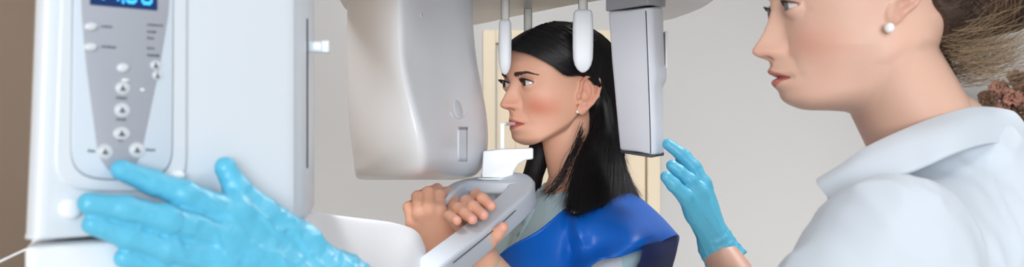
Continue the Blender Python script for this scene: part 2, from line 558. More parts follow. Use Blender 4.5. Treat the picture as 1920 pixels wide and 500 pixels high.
    def brows(s, parent, arch, n=170, thick=.0034, r=.00034, m='brow'):
        for sd in (1, -1):
            L = []
            for i in range(n):
                t = RNG.random()
                w = thick*(.55+.6*math.sin(math.pi*min(1, .25+t*.85)))*(1-.35*t)
                x = np.interp(t, [0, .5, 1], [arch[0][0], arch[1][0], arch[2][0]])
                z = np.interp(t, [0, .35, .65, 1], [arch[0][1], arch[0][1]*.45+arch[1][1]*.55, arch[1][1], arch[2][1]])
                v = (RNG.random()-.5)*2*w*.6
                p0 = s.onface(sd*x, z+v, .0003)
                ln = .006*(1-.3*t)
                an = math.radians(np.interp(t, [0, .3, 1], [60, 25, -20]))-v/w*.3
                p1 = s.onface(sd*(x+ln*math.cos(an)), z+v+ln*math.sin(an)*.8, .0007)
                mid = (p0+p1)/2; mid[1] += .0004
                L.append([s.wor(p0), s.wor(mid), s.wor(p1)])
            strandmesh('eyebrow', L, r, parent, m)
    def lashes(s, parent, n=46, ln=.0075, r=.00022):
        xe = s.k.get('xe', .031)
        for sd in (1, -1):
            L = []
            for i in range(n):
                t = -.9+1.85*i/(n-1)
                x = sd*(xe+t*.0145)
                zu, zl, _ = s.almond(np.array([x]), np.array([0.]), sd)
                yb = s.ye+math.sqrt(max(0, .0134**2-(x-sd*xe)**2*.9-float(zu[0])**2))
                b = np.array([x, yb, float(zu[0])])
                l = ln*(.7+.4*(t+.9)/1.85)
                o = np.array([sd*t*.5, 1, .25]); o /= np.linalg.norm(o)
                L.append([s.wor(b), s.wor(b+o*l*.5+np.array([0, 0, -.0004])), s.wor(b+o*l+np.array([0, 0, .0022]))])
            for i in range(26):   # lid line
                pass
            strandmesh('eyelashes', L, r, parent, 'lash')

def strandmesh(name, lines, r, parent, m, col=None, k=4, flat=None):
    """many tapered strands as one mesh; lines: list of equal-length polylines"""
    A = np.array(lines, float)            # (n, m, 3)
    n, mm = A.shape[:2]
    T = np.gradient(A, axis=1); T /= np.linalg.norm(T, axis=2)[..., None]+1e-9
    ref = np.array([.3, .8, .52])
    S = np.cross(T, ref); S /= np.linalg.norm(S, axis=2)[..., None]+1e-9
    U = np.cross(S, T)
    tt = np.linspace(0, 1, mm); tap = np.clip(np.minimum(1, (1-tt)*4+.15), 0, 1)
    R = np.asarray(r, float)*np.ones(n)
    V = []
    for j in range(k):
        a = 2*math.pi*j/k
        V.append(A+(R[:, None]*tap[None])[..., None]*(math.cos(a)*S+math.sin(a)*U))
    V = np.stack(V, 2)                    # n, mm, k, 3
    idx = np.arange(n*mm*k).reshape(n, mm, k)
    Q = np.stack([idx[:, :-1], np.roll(idx, -1, 2)[:, :-1], np.roll(idx, -1, 2)[:, 1:], idx[:, 1:]], -1).reshape(-1, 4)
    c = None
    if col is not None: c = np.repeat(np.asarray(col), mm*k, 0)
    return npmesh(name, V.reshape(-1, 3), Q, parent, m, col=c)

def hand_sdf(p, H, grow=0, kf=.004, kp=.010):
    """H: dict wrist, wr, fingers [ [pts],[rads] ] with MCP first .. tip last; thumb (CMC first)"""
    d = None
    for pts, rad in H['fingers']:
        pts = [np.array(a) for a in pts]
        e = chain(p, pts, [r+grow for r in rad], kf)
        d = e if d is None else smin(d, e, .0022)
    palm = None
    w = np.array(H['wrist'])
    for i, (pts, rad) in enumerate(H['fingers']):
        side = np.array(H['wside'])*(i-1.5)/1.5
        e = cone(p, w+side, pts[0], H['wr']*.72+grow, max(rad[0], .009)*H.get('pk', 1.05)+grow)
        palm = e if palm is None else smin(palm, e, kp)
    th, tr = H['thumb']
    e = chain(p, [w+(np.array(th[0])-w)*.15]+[np.array(a) for a in th], [H['wr']*.75+grow]+[r+grow for r in tr], kf)
    palm = smin(palm, e, .012)
    d = smin(d, palm, .007)
    return d
# ------------------------------------------------------------------ room
def struct(o): o['kind'] = 'structure'; return o
def rbox(name, x0, x1, y0, y1, z0, z1, m, bevel=0):
    return struct(obox(name, ((x0+x1)/2, (y0+y1)/2, (z0+z1)/2-CZ), ((x1-x0)/2, 0, 0), (0, (y1-y0)/2, 0), (0, 0, (z1-z0)/2), None, m, bevel))
YW = 5.0; XL = -1.5; XR = 3.2; ZC = 2.9
rbox('floor', XL-.1, XR+.1, -2.5, YW+.1, -.1, 0, 'floor')
rbox('ceiling', XL-.1, XR+.1, -2.5, YW+.1, ZC, ZC+.1, 'ceiling')
rbox('wall_left', XL-.1, XL, -2.5, YW, 0, ZC, 'walltan')
rbox('wall_right', XR, XR+.1, -2.5, YW, 0, ZC, 'wall')
dx0, dx1, dz = (905-960)/F*YW, (1238-960)/F*YW, 1.99
def wall_with_door():
    V = [(XL-.1, 0), (dx0, 0), (dx0, dz), (dx1, dz), (dx1, 0), (XR+.1, 0), (XR+.1, ZC), (XL-.1, ZC)]
    n = len(V)
    VV = [(x, YW, z-CZ) for x, z in V]+[(x, YW+.12, z-CZ) for x, z in V]
    Q = [list(range(n)), list(range(n, 2*n))[::-1]]+[[i, n+i, n+(i+1) % n, (i+1) % n] for i in range(n)]
    o = npmesh('wall_back', VV, Q, None, 'wall', smooth=False); struct(o)
wall_with_door()
door = rbox('door_1', dx0+.06, dx1-.06, YW+.03, YW+.07, 0.005, dz-.06, 'cream', .002)
for x0, x1, z0, z1 in ((dx0+.001, dx0+.055, 0, dz-.001), (dx1-.055, dx1-.001, 0, dz-.001), (dx0+.055, dx1-.055, dz-.055, dz-.001)):
    o = rbox('door_frame', x0, x1, YW-.012, YW+.1, z0, z1, 'cream', .003)
    del o['kind']; o.parent = door; o.matrix_parent_inverse = door.matrix_world.inverted()
for z0, z1 in ((.15, .9), (1.02, 1.8)):
    o = obox('door_panel', ((dx0+dx1)/2, YW+.028, (z0+z1)/2-CZ), (.24, 0, 0), (0, .006, 0), (0, 0, (z1-z0)/2), door, 'cream', .005)
o = tube('door_handle', [np.array([dx0+.12, YW+.03, 1.0-CZ]), np.array([dx0+.12, YW-.02, 1.0-CZ]), np.array([dx0+.22, YW-.02, 1.0-CZ])], .008, door, 'rod')
rbox('baseboard_left', XL, XL+.012, -2.5, YW-.02, 0, .09, 'white2', .003)
rbox('baseboard_back', dx1+.001, XR, YW-.014, YW, 0, .09, 'white2', .003)
# recessed ceiling light panels, unseen, placed for their light; the technician's one is added
k = 0
for (x, y) in ((-.5, 1.45), (1.0, 2.2), (-.3, 4.1), (1.4, .7)):
    r = root('ceiling_light', (x, y, ZC-.02), ['square ceiling light panel over the tube head side of the machine', 'square ceiling light panel over the right middle of the room', 'square ceiling light panel near the cream door', 'added square ceiling light panel above the technician, unseen, for top light'][k], 'ceiling light', 'ceiling light panels'); k += 1
    obox('frame', (x, y, ZC-.012-CZ), (.32, 0, 0), (0, .32, 0), (0, 0, .012), r, 'white2', .003)
    obox('diffuser', (x, y, ZC-.027-CZ), (.29, 0, 0), (0, .29, 0), (0, 0, .003), r, 'lamp', 0)

# ------------------------------------------------------------------ the x-ray machine
MR = root('dental_xray_machine', (-.24, 1.0, 0), 'large white panoramic dental x-ray machine with control panel, overhead arm and grey handles', 'x-ray machine')
A0 = np.array([(75-960)/F*.76, .76]); A1 = np.array([(560-960)/F*.915, .915])
U2 = (A1-A0)/np.linalg.norm(A1-A0); N2 = np.array([U2[1], -U2[0]])      # outward normal of the control face
U3 = np.array([U2[0], U2[1], 0]); N3 = np.array([N2[0], N2[1], 0]); Z3 = np.array([0, 0, 1.])
def Pl(px, py, off=0):
    r = np.array([(px-960)/F, 1.0, (250-py)/F])
    t = (np.dot(A0, N2)+off)/(r[0]*N2[0]+r[1]*N2[1])
    return r*t
def xy(px, Y): return np.array([(px-960)/F*Y, Y])
zb = -.069; zt = ZC-CZ-.35
# housing: footprint with rounded right corner
def footprint(dl, dn=0):
    a = A0+U2*dl+N2*dn
    b = Pl(535, 250)[:2]+N2*dn
    c = Pl(556, 250)[:2]-N2*.002+N2*dn
    d = xy(571, .945); e = xy(589, 1.08); g = e+np.array([-.02, .12]); h = A0+U2*dl+np.array([-.030, .13])
    back = a-N2*.004
    pts = [a+U2*.006, b, c, Pl(565, 250)[:2]-N2*.010, d, e, g, h, a-N2*.012, a-N2*.003+U2*.001]
    return pts
rows = []
for z, dl in ((zb, -.006), (zb+.004, -.004), (.0, -.001), (.1, .003), (zt, .02)):
    rows.append([np.array([p[0], p[1], z]) for p in footprint(dl)])
o = gridmesh('column_housing', np.array(rows), MR, 'white', cc=True, caps=True, flip=False); mods(o, .003, 3, angle=.5)
# base of the column below the seam
rows = []
for z in (-CZ+.0, zb-.004):
    g = 0
    pts = [A0-U2*.011+N2*.004-N2*.002, A0-U2*.007+N2*.006, Pl(540, 250)[:2]+N2*.006, xy(566, .935), xy(585, 1.06), xy(583, 1.2), A0+np.array([-.05, .15])-U2*.011]
    rows.append([np.array([p[0], p[1], z]) for p in pts])
o = gridmesh('column_base', np.array(rows), MR, 'white2', cc=True, caps=True); mods(o, .004, 4, angle=.5)
tube('power_cord', [P(90, 452, .9), P(58, 463, .9), P(0, 490, .88), P(-60, 520, .86)], .0006, MR, 'white2')
# black knob behind the left edge
kc = A0-U2*.010-N2*.035
lathe('side_knob', P(80, 180, .80), (-1, -.42, 0), [(.004, -.01), (.0125, -.008), (.0135, -.002), (.0135, .0025), (.0115, .0045), (.004, .005)], MR, 'black')

def onpl(name, pts, th, off, parent, m, bevel=.001, seg=2):
    """flat shape on the control face traced by frame points, thickness th"""
    B = [Pl(x, y, off) for x, y in pts]; n = len(B)
    V = B+[b+N3*th for b in B]
    Q = [list(range(n)), list(range(n, 2*n))[::-1]]+[[i, n+i, n+(i+1) % n, (i+1) % n] for i in range(n)]
    o = npmesh(name, V, Q, parent, m)
    bpy.context.view_layer.objects.active = o
    import bmesh
    bm = bmesh.new(); bm.from_mesh(o.data); bmesh.ops.recalc_face_normals(bm, faces=bm.faces); bm.to_mesh(o.data); bm.free()
    if bevel: mods(o, bevel, seg)
    return o
def rnd(pts, r, k=6, only=None):
    out = []; n = len(pts)
    for i, p in enumerate(pts):
        p = np.array(p, float); a = np.array(pts[i-1], float); b = np.array(pts[(i+1) % n], float)
        rr = r if only is None or i in only else 0
        if rr == 0: out.append(tuple(p)); continue
        da = (a-p)/np.linalg.norm(a-p); db = (b-p)/np.linalg.norm(b-p)
        s, e = p+da*rr, p+db*rr
        for j in range(k+1):
            t = j/k; out.append(tuple((1-t)**2*s+2*t*(1-t)*p+t*t*e))
    return out
def ushape(l0, l1, r0, r1, y0, b, n=3.4):
    cx, a = (l1+r1)/2, (r1-l1)/2
    out = [(l0, -60)]
    for i in range(25):
        t = math.pi*i/24
        c, q = math.cos(t), math.sin(t)
        out.append((cx-a*math.copysign(abs(c)**(2/n), c), y0+b*q**(2/n)))
    return out+[(r0, -60)]
bez = ushape(110, 97, 346, 345, 285, 74)
bezel = onpl('panel_bezel', bez, .0045, -.001, MR, 'white', .003, 4)
inn = ushape(135, 131, 326, 324, 262, 76)
onpl('panel_groove', inn, .0003, .0034, bezel, 'handle2', 0)
inn2 = [((x-228)*.975+228, (y-140)*.985+140) for x, y in inn]
cp = onpl('control_panel', inn2, .0012, .0032, MR, 'panel', .0006)
tr = rnd([(150, -50), (152, 30), (160, 120), (183, 290), (203, 322), (248, 322), (264, 290), (298, 130), (315, 30), (320, -50)], 12)
onpl('silver_plate', tr, .0006, .0042, cp, 'silver', .0003)
off = .0048
def dome(name, cx, cy, rx, ry, h, parent, m, o=off):
    c = Pl(cx, cy, o); ex = (Pl(cx+rx, cy, o)-Pl(cx-rx, cy, o))/2; ey = (Pl(cx, cy-ry, o)-Pl(cx, cy+ry, o))/2
    A = []
    for r, hh in ((1, -.3), (1, .15), (.93, .5), (.8, .75), (.55, .93), (.25, 1), (.02, 1.0)):
        A.append([c+r*(math.cos(2*math.pi*i/24)*ex+math.sin(2*math.pi*i/24)*ey)+N3*h*hh for i in range(24)])
    return gridmesh(name, np.array(A), parent, m, cc=True, caps=True, flip=False)
def ringd(cx, cy, rx, ry, parent):
    c = Pl(cx, cy, off); ex = (Pl(cx+rx, cy, off)-Pl(cx-rx, cy, off))/2; ey = (Pl(cx, cy-ry, off)-Pl(cx, cy+ry, off))/2
    A = []
    for r, hh in ((1.1, 0), (1.03, .0008), (.9, .0008), (.84, 0)):
        A.append([c+r*(math.cos(2*math.pi*i/28)*ex+math.sin(2*math.pi*i/28)*ey)+N3*hh for i in range(28)])
    return gridmesh('button_ring', np.array(A), parent, 'button', cc=True)
for (cx, cy, rx, ry) in ((170, 50, 12, 8), (170, 88, 12, 8), (230, 127, 11, 9)):
    dome('button', cx, cy, rx, ry, .0026, cp, 'button')
for (cx, cy, rx, ry) in ((230, 165, 12, 11), (229, 206, 13, 12), (228, 250, 14, 11), (197, 284, 13, 13), (257, 281, 13, 13), (292, 122, 9, 8), (295, 141, 8, 8)):
    ringd(cx, cy, rx, ry, cp)
    dome('button', cx, cy, rx*.85, ry*.85, .0014, cp, 'button')
    # little dark pictogram on the key
    a = rx*.5
    onpl('key_symbol', [(cx-a, cy+1), (cx-a*.4, cy+1), (cx-a*.3, cy-5), (cx+a*.3, cy-5), (cx+a*.4, cy+1), (cx+a, cy+1), (cx+a*.6, cy+5), (cx-a*.6, cy+5)], .0004, off+.0011, cp, 'ink', 0)
dome('pale_dot', 235, 150, 7, 3, .0012, cp, 'warmwhite')  # small highlight put in as a pale oval dome
dome('pale_dot', 267, 168, 4, 3, .0009, cp, 'warmwhite')  # smaller pale oval dome
def marks(x, y, w, h=3.2, sl=.06):
    # short rows of printed strokes, too soft to read in the photograph
    n = max(3, int(w/4)); xx = x
    V = []; Q = []
    for i in range(n):
        ww = w/n*random.uniform(.55, .85); hh = h*random.uniform(.6, 1); yy = y+(xx-x)*sl
        b = [Pl(xx, yy-hh, off+.0001), Pl(xx+ww, yy-hh, off+.0001), Pl(xx+ww, yy+h*.4, off+.0001), Pl(xx, yy+h*.4, off+.0001)]
        V += b; Q.append([len(V)-4, len(V)-1, len(V)-2, len(V)-3]); xx += w/n
    V = np.array(V); n0 = len(V)
    return npmesh('printed_marking', np.concatenate([V, V+N3*.0002]), Q+[[a+n0 for a in q][::-1] for q in Q], cp, 'ink', smooth=False)
for a in ((190, 50, 22), (190, 88, 28), (276, 47, 30), (276, 60, 18), (276, 72, 13), (276, 91, 15), (276, 104, 24), (218, 184, 22), (218, 224, 20), (222, 263, 10), (165, 283, 15), (274, 281, 18)): marks(*a)
disp = onpl('display', [(168, -52), (168, 9), (294, 20), (294, -48)], .001, off-.0002, MR, 'lcd', .0003)
def dpt(u, v): # display coordinates 0..1
    x = 168+126*u; yb_ = 9+11*u; yt = -52+4*u
    return (x, yb_+(yt-yb_)*v)
SEG = dict(zip('abcdefg', ((.15, .88, .85, 1), (.8, .55, 1, .93), (.8, .07, 1, .48), (.15, 0, .85, .12), (0, .07, .2, .48), (0, .55, .2, .93), (.15, .44, .85, .56))))
dg = {'1': 'bc', '4': 'fgbc', '0': 'abcdef'}
for ch, u0 in (('1', .06), ('4', .28), ('0', .54), ('0', .77)):
    V = []; Q = []
    for sname in dg[ch]:
        x0, y0, x1, y1 = SEG[sname]
        sh = .02
        q = [(u0+.16*x0+sh*y0, .14+.72*y0), (u0+.16*x1+sh*y0, .14+.72*y0), (u0+.16*x1+sh*y1, .14+.72*y1), (u0+.16*x0+sh*y1, .14+.72*y1)]
        V += [Pl(*dpt(*c), off+.0011) for c in q]; Q.append([len(V)-4, len(V)-3, len(V)-2, len(V)-1])
    npmesh('display_digit', V, Q, disp, 'digit', smooth=False)
q = [(.485, .12), (.515, .12), (.515, .24), (.485, .24)]
npmesh('decimal_point', [Pl(*dpt(*c), off+.0011) for c in q], [[0, 1, 2, 3]], disp, 'digit', smooth=False)
dome('round_switch', 131, 391, 22, 20, .005, MR, 'warmwhite', 0)
dome('corner_stud', 330, 329, 14, 10, .006, MR, 'white2', .002)
# slot and lever on the side of the column
def side(px, py): # on the side face
    d = xy(571, .945); e = xy(589, 1.08); t = (e-d); n = np.array([t[1], -t[0]]); n /= np.linalg.norm(n)
    r = np.array([(px-960)/F, 1.0]); k = np.dot(d, n)/np.dot(r, n)
    return np.array([r[0]*k, k, (250-py)/F*k]), np.array([n[0], n[1], 0]), np.array([t[0], t[1], 0])/np.linalg.norm(t)
a, n_, t_ = side(575, 35); b, _, _ = side(575, 315)
obox('slot', (a+b)/2, n_*.0012, t_*.0022, (0, 0, (a[2]-b[2])/2), MR, 'seam', .0005)
a, _, _ = side(578, 88)
lv = obox('release_lever', a+n_*.006, n_*.0075, t_*.006, (0, 0, .0045), MR, 'white', .0015)
obox('lever_tip', a+n_*.0145, n_*.0035, t_*.008, (0, 0, .0052), lv, 'white', .0015)

# support arm (white shelf) from the column towards the patient
top_back = [P(560, 402, 1.02), P(594, 394, 1.10), P(660, 401, 1.28), P(740, 412, 1.50), P(782, 428, 1.56), P(800, 462, 1.56)]
top_front = [P(528, 414, .94), P(560, 450, .96), P(620, 512, 1.04), P(700, 545, 1.18), P(770, 548, 1.34), P(802, 520, 1.46)]
tb, tf = cr(top_back, 6), cr(top_front, 6)
rows = []
D = np.array([0, 0, -1.])
for i in range(len(tb)):
    a, b = tb[i], tf[i]
    m1 = a*.72+b*.28; m2 = a*.3+b*.7
    c_ = [a+D*.16+(a-b)*.02, a+D*.03+(a-b)*.03, a+D*.004+(a-b)*.012, a*.96+b*.04+D*0, m1+np.array([0, 0, .003]), m2+np.array([0, 0, .003]), b*.96+a*.04, b+D*.006+(b-a)*.03, b+D*.03+(b-a)*.06, b+D*.16+(b-a)*.04]
    rows.append(c_)
o = gridmesh('support_arm', np.array(rows), MR, 'white2', cc=True, caps=True, flip=True); mods(o, sub=1)

# tube head
def ring(row, pts): # pts: (px, Y)
    return [P(px, row, Y) for px, Y in pts]
T = [
 ring(-60, [(655, 1.95), (668, 1.84), (700, 1.74), (738, 1.69), (765, 1.70), (815, 1.78), (870, 1.87), (886, 1.93), (870, 2.03), (780, 2.08), (690, 2.06)]),
 ring(40, [(652, 1.95), (664, 1.84), (700, 1.73), (741, 1.68), (770, 1.70), (822, 1.79), (872, 1.87), (887, 1.93), (870, 2.03), (780, 2.08), (690, 2.06)]),
 ring(120, [(651, 1.95), (663, 1.84), (703, 1.72), (748, 1.67), (778, 1.70), (835, 1.79), (883, 1.87), (895, 1.93), (878, 2.03), (780, 2.08), (690, 2.06)]),
 ring(200, [(654, 1.95), (666, 1.83), (710, 1.71), (765, 1.66), (797, 1.69), (852, 1.78), (897, 1.86), (910, 1.93), (890, 2.03), (785, 2.08), (692, 2.06)]),
 ring(255, [(659, 1.95), (670, 1.83), (714, 1.71), (777, 1.66), (812, 1.69), (862, 1.78), (903, 1.86), (915, 1.93), (895, 2.03), (790, 2.08), (696, 2.06)]),
 ring(295, [(664, 1.95), (674, 1.84), (716, 1.72), (782, 1.67), (818, 1.70), (866, 1.79), (900, 1.87), (911, 1.93), (893, 2.02), (790, 2.06), (700, 2.04)]),
 ring(322, [(667, 1.95), (677, 1.85), (718, 1.74), (782, 1.69), (812, 1.73), (858, 1.81), (888, 1.88), (898, 1.93), (885, 2.0), (790, 2.03), (704, 2.02)]),
 ring(334, [(672, 1.95), (682, 1.87), (720, 1.77), (776, 1.73), (800, 1.77), (842, 1.84), (868, 1.89), (876, 1.93), (866, 1.98), (788, 2.0), (710, 2.0)]),
 ring(337, [(690, 1.95), (696, 1.9), (722, 1.84), (768, 1.81), (785, 1.83), (815, 1.87), (840, 1.9), (845, 1.93), (838, 1.96), (786, 1.98), (720, 1.97)]),
]
A = loftgrid(T, 5, 5, False, True)
tube_head = gridmesh('tube_head', A, MR, 'gun', cc=True, caps=True, flip=True)
tube_head.data.materials.clear(); tube_head.data.materials.append(M['tube'])
# details on its right face
def onT(px, py, w, h, dY=.0):
    return None
def surfT(px, py):  # nearest surface depth on tube head mesh along ray
    d = np.array([(px-960)/F, 1, (250-py)/F]); 
    r_, loc, nor, _ = tube_head.ray_cast(Vector((0, 0, CZ)), Vector(d).normalized())
    return (np.array(loc)-np.array([0, 0, CZ]), np.array(nor)) if r_ else (np.array([d[0]*1.8, 1.8, d[2]*1.8]), np.array([0, -1, 0]))
bpy.context.view_layer.update()
def patchT(name, px0, px1, py0, py1, th, m, parent=tube_head, n=6):
    V = []
    for i in range(n+1):
        for j in range(n+1):
            l, nn = surfT(px0+(px1-px0)*j/n, py0+(py1-py0)*i/n); V.append(l+nn*th)
    G = np.array(V).reshape(n+1, n+1, 3)
    o = gridmesh(name, G, parent, m); mods(o, solid=.0012, off=0); return o
patchT('indicator_window', 858, 875, 238, 302, .0006, 'sensor')
patchT('window_cap', 858, 875, 238, 243, .0012, 'gun2')
def ringT(name, cx, cy, rx, ry, r, m, a0=0, a1=360):
    pts = []
    for i in range(24):
        a = math.radians(a0+(a1-a0)*i/23)
        l, nn = surfT(cx+rx*math.cos(a), cy+ry*math.sin(a)); pts.append(l+nn*.0002)
    return tube(name, pts, r, tube_head, m, 2, 6)
ringT('round_cap_rim', 859, 205, 15, 17, .0011, 'sensor', 20, 160)
l, nn = surfT(859, 205); lathe('round_cap', l-nn*.001, nn, [(.0145, 0), (.0145, .001), (.0125, .0016), (.002, .002)], tube_head, 'white')
for (x, y) in ((790, 28),): 
    l, nn = surfT(x, y); lathe('screw_cover', l-nn*.0005, nn, [(.004, 0), (.004, .0012), (.002, .0014)], tube_head, 'gun')

# overhead arm: a horned slab open towards the back
def pl2(pts): return [tuple(p) for p in pts]
zA = .222
def onz(px, py, z=zA):
    Y = z*F/(250-py); return ((px-960)/F*Y, Y)
left = [(-.30, 2.20), (-.25, 2.40), (-.15, 2.45), onz(884, 48), onz(960, 32), onz(1010, 22), onz(1060, 12), onz(1100, 5), onz(1140, -2), (.17, 1.85)]
right = [(.178, 1.85), (.175, 2.1), (.20, 2.27), (.25, 2.34), onz(1250, 38), onz(1275, 31), onz(1300, 22), onz(1322, 12), onz(1340, 0), (.335, 1.7), (.29, 1.45)]
poly = left+right+[(.1, 1.32), (-.08, 1.36), (-.2, 1.5), (-.27, 1.8)]
poly = [tuple(p) for p in cr(np.array(poly), 3, True)]
prism('overhead_arm', poly, zA, zA+.13, MR, 'gun', .012, 5)
prism('arm_hub', [(.02+.12*math.cos(a*math.pi/16), 1.45+.12*math.sin(a*math.pi/16)) for a in range(32)], zA+.13, zA+.32, MR, 'gun2', .008)
# ceiling beam from the column to the hub, above the frame
bx0 = np.array([-.27, .96]); bx1 = np.array([.02, 1.45]); dd = (bx1-bx0)/np.linalg.norm(bx1-bx0)
obox('upper_beam', (*((bx0+bx1)/2+dd*.06), .60), (*(dd*.38), 0), (-dd[1]*.09, dd[0]*.09, 0), (0, 0, .07), MR, 'white', .015, 5)
prism('beam_post', [(.02+.07*math.cos(a*math.pi/16), 1.45+.07*math.sin(a*math.pi/16)) for a in range(32)], zA+.31, .56, MR, 'gun2', .004)

# sensor head
SY0 = 1.80
def spt(px, py, Y): return P(px, py, Y)
# footprint front face between 1141..1210 (top) facing camera, side face 1210..1242
rows = []
for (r, l, m1, rr, nn_, b) in ((17, 1141, 1212, 1236, 1243, 1148), (60, 1144, 1213, 1239, 1244, 1150), (120, 1148, 1216, 1241, 1246, 1153), (130, 1149, 1216, 1245, 1250, 1154), (150, 1151, 1217, 1243, 1250, 1155), (162, 1152, 1217, 1238, 1243, 1155), (240, 1159, 1219, 1239, 1244, 1160), (284, 1163, 1220, 1240, 1245, 1166)):
    yl = 1.84; ym = 1.785
    rt = r-(3 if r == 17 else 0)
    rows.append([P(l, r+(6 if r == 17 else (-3 if r == 284 else 0)), yl), P((l+m1)/2, r+(3 if r == 17 else 0), (yl+ym)/2-.004), P(m1, rt+(6 if r == 284 else 0), ym), P((m1+rr)/2, rt+(6 if r == 284 else 0), ym+.006), P(rr, rt+(6 if r == 284 else 0), ym+.03), P(nn_, rt+(4 if r == 284 else 0), ym+.06), P(nn_-2, rt, 1.895), P(b+8, rt, 1.905), P(l+2, rt, 1.885)])
o = gridmesh('sensor_head', np.array(rows), MR, 'sensor', cc=True, caps=True, flip=False); mods(o, .004, 3, angle=.35)
sens = o
tube('sensor_seam', [P(1211, 20, 1.7845), P(1215, 120, 1.7845), P(1219, 240, 1.7845), P(1220, 287, 1.7845)], .0008, sens, 'seam', 3, 6)
obox('sensor_grip', P(1247, 95, 1.865), (.002, 0, 0), (0, .02, 0), (0, 0, .03), sens, 'gun', .001)
# thin dark base plate beneath
rows = []
for dz_ in (0, .004):
    rows.append([P(1163, 285, 1.838)+[0, 0, dz_-.001], P(1221, 294, 1.782)+[0, 0, dz_-.001], P(1245, 291, 1.83)+[0, 0, dz_], P(1242, 286, 1.90)+[0, 0, dz_], P(1170, 284, 1.90)+[0, 0, dz_]])
gridmesh('sensor_base_plate', np.array(rows), sens, 'seam', cc=True, caps=True)
# bracket holding the sensor
br = [P(1136, 0, 1.85)[:2], P(1215, 0, 1.785)[:2], P(1243, 0, 1.82)[:2], P(1248, 0, 1.96)[:2], P(1150, 0, 2.0)[:2]]
V = []
for zz in (0, 1):
    for p, rw in zip(br, (22, 9, 12, 14, 18)):
        zlo = (250-rw)/F*p[1]; V.append((p[0], p[1], zlo if zz == 0 else zA+.05))
n = 5
o = npmesh('sensor_bracket', V, [list(range(n))[::-1], list(range(n, 2*n))]+[[i, (i+1) % n, n+(i+1) % n, n+i] for i in range(n)], MR, 'gun2'); mods(o, .003)

# temple and forehead supports on their rods
def rodpad(px, Y, row_top, row_bot, w, tipped, rod_w, dark, name):
    zt_ = (250-row_top)/F*Y; zb_ = (250-row_bot)/F*Y; x = (px-960)/F*Y
    rd = obox('support_rod', (x, Y, (zt_+zA+.02)/2+.01), (rod_w/2, 0, 0), (0, .004, 0), (0, 0, (zA+.02-zt_)/2+.03), MR, dark, .001)
    A = []
    h = zt_-zb_
    for t, s in ((0, .55), (.02, .8), (.06, .92), (.3, 1), (.6, 1), (.78, .95), (.88, .8), (.95, .55), (.99, .25), (1, .05)):
        ss = s if not tipped else s*(1 if t < .6 else 1)
        A.append([np.array([x+ss*a, Y+ss*b, zt_-h*t]) for a, b in rrect(w/2, .008, .0065, 4)])
    return gridmesh(name, np.array(A), MR, 'white2', cc=True, caps=True, flip=False)
rodpad(947, 1.925, 37, 140, .0215, False, .014, 'rod', 'forehead_support')
rodpad(1093, 1.872, 18, 136, .033, True, .0145, 'rod', 'temple_support')
x = (990-960)/F*2.1
obox('support_rod', (x, 2.1, .22), (.0075, 0, 0), (0, .004, 0), (0, 0, .05+.03), MR, 'rod', .001)
obox('rod_bridge', ((990-960)/F*2.02, 2.0, .245), (.012, 0, 0), (0, .14, 0), (0, 0, .012), MR, 'gun2', .002)

# chin rest
YC = 1.86
def chinrest():
    # side outline seen from the camera, extruded in depth
    out = [(903, 332), (906, 283), (940, 279), (1000, 277), (1000, 298), (985, 300), (972, 308), (964, 320), (960, 334)]
    A = []
    f_ = [P(a, b, YC-.02) for a, b in out]; b_ = [p*(1) + np.array([.0, .045, 0]) for p in f_]
    n = len(out)
    o = npmesh('chin_rest', f_+b_, [list(range(n))[::-1], list(range(n, 2*n))]+[[i, (i+1) % n, n+(i+1) % n, n+i] for i in range(n)], MR, 'warmwhite')
    import bmesh
    bm = bmesh.new(); bm.from_mesh(o.data); bmesh.ops.recalc_face_normals(bm, faces=bm.faces); bm.to_mesh(o.data); bm.free()
    mods(o, .0025, 3)
    return o
chinrest()
lathe('rest_disc', P(930, 336, YC), (0, 0, 1), [(.001, 0), (.029, 0), (.030, .0015), (.029, .003), (.001, .003)], MR, 'white2')
obox('bite_rod', P(942, 257, 1.872), (.0036, 0, 0), (0, .003, 0), (0, 0, .0225), MR, 'warmwhite', .001)
# handles: a grey yoke with two bars
def bar(path, w, h, name='handle_bar', up=(0, -.25, 1)):
    return sweep(name, path, rrect(w, h, .006), up, 6, MR, 'handle')
nb_ = [P(905, 352, 1.86), P(940, 350, 1.86), P(972, 353, 1.82), P(975, 372, 1.76), P(930, 415, 1.66), P(880, 458, 1.57), P(826, 500, 1.49), P(790, 530, 1.45)]
near_bar = sweep('handle_bar', nb_, rrect(.021, .018, .006), (-.15, -.45, 1), 6, MR, 'handle')
fb = [P(925, 352, 1.88), P(890, 352, 1.88), P(862, 360, 1.84), P(838, 378, 1.765), P(815, 395, 1.752), P(802, 407, 1.747)]
far_bar = sweep('handle_bar', fb, rrect(.013, .015, .005), (-.15, -.3, 1), 6, MR, 'handle')
o = prism('yoke', [tuple(p) for p in cr(np.array([P(866, 0, 1.86)[:2], P(905, 0, 1.80)[:2], P(960, 0, 1.78)[:2], P(998, 0, 1.80)[:2], P(1000, 0, 1.87)[:2], P(965, 0, 1.93)[:2], P(900, 0, 1.94)[:2]]), 4, True)], (250-360)/F*1.84, (250-337)/F*1.86, MR, 'handle', .005, 4)
# bars end on the support arm
V = cr(np.array(nb_), 6)
tube('handle_seam', [P(998, 363, 1.795), P(955, 405, 1.64), P(905, 448, 1.555), P(850, 492, 1.47)], .0007, near_bar, 'seam', 4, 6)
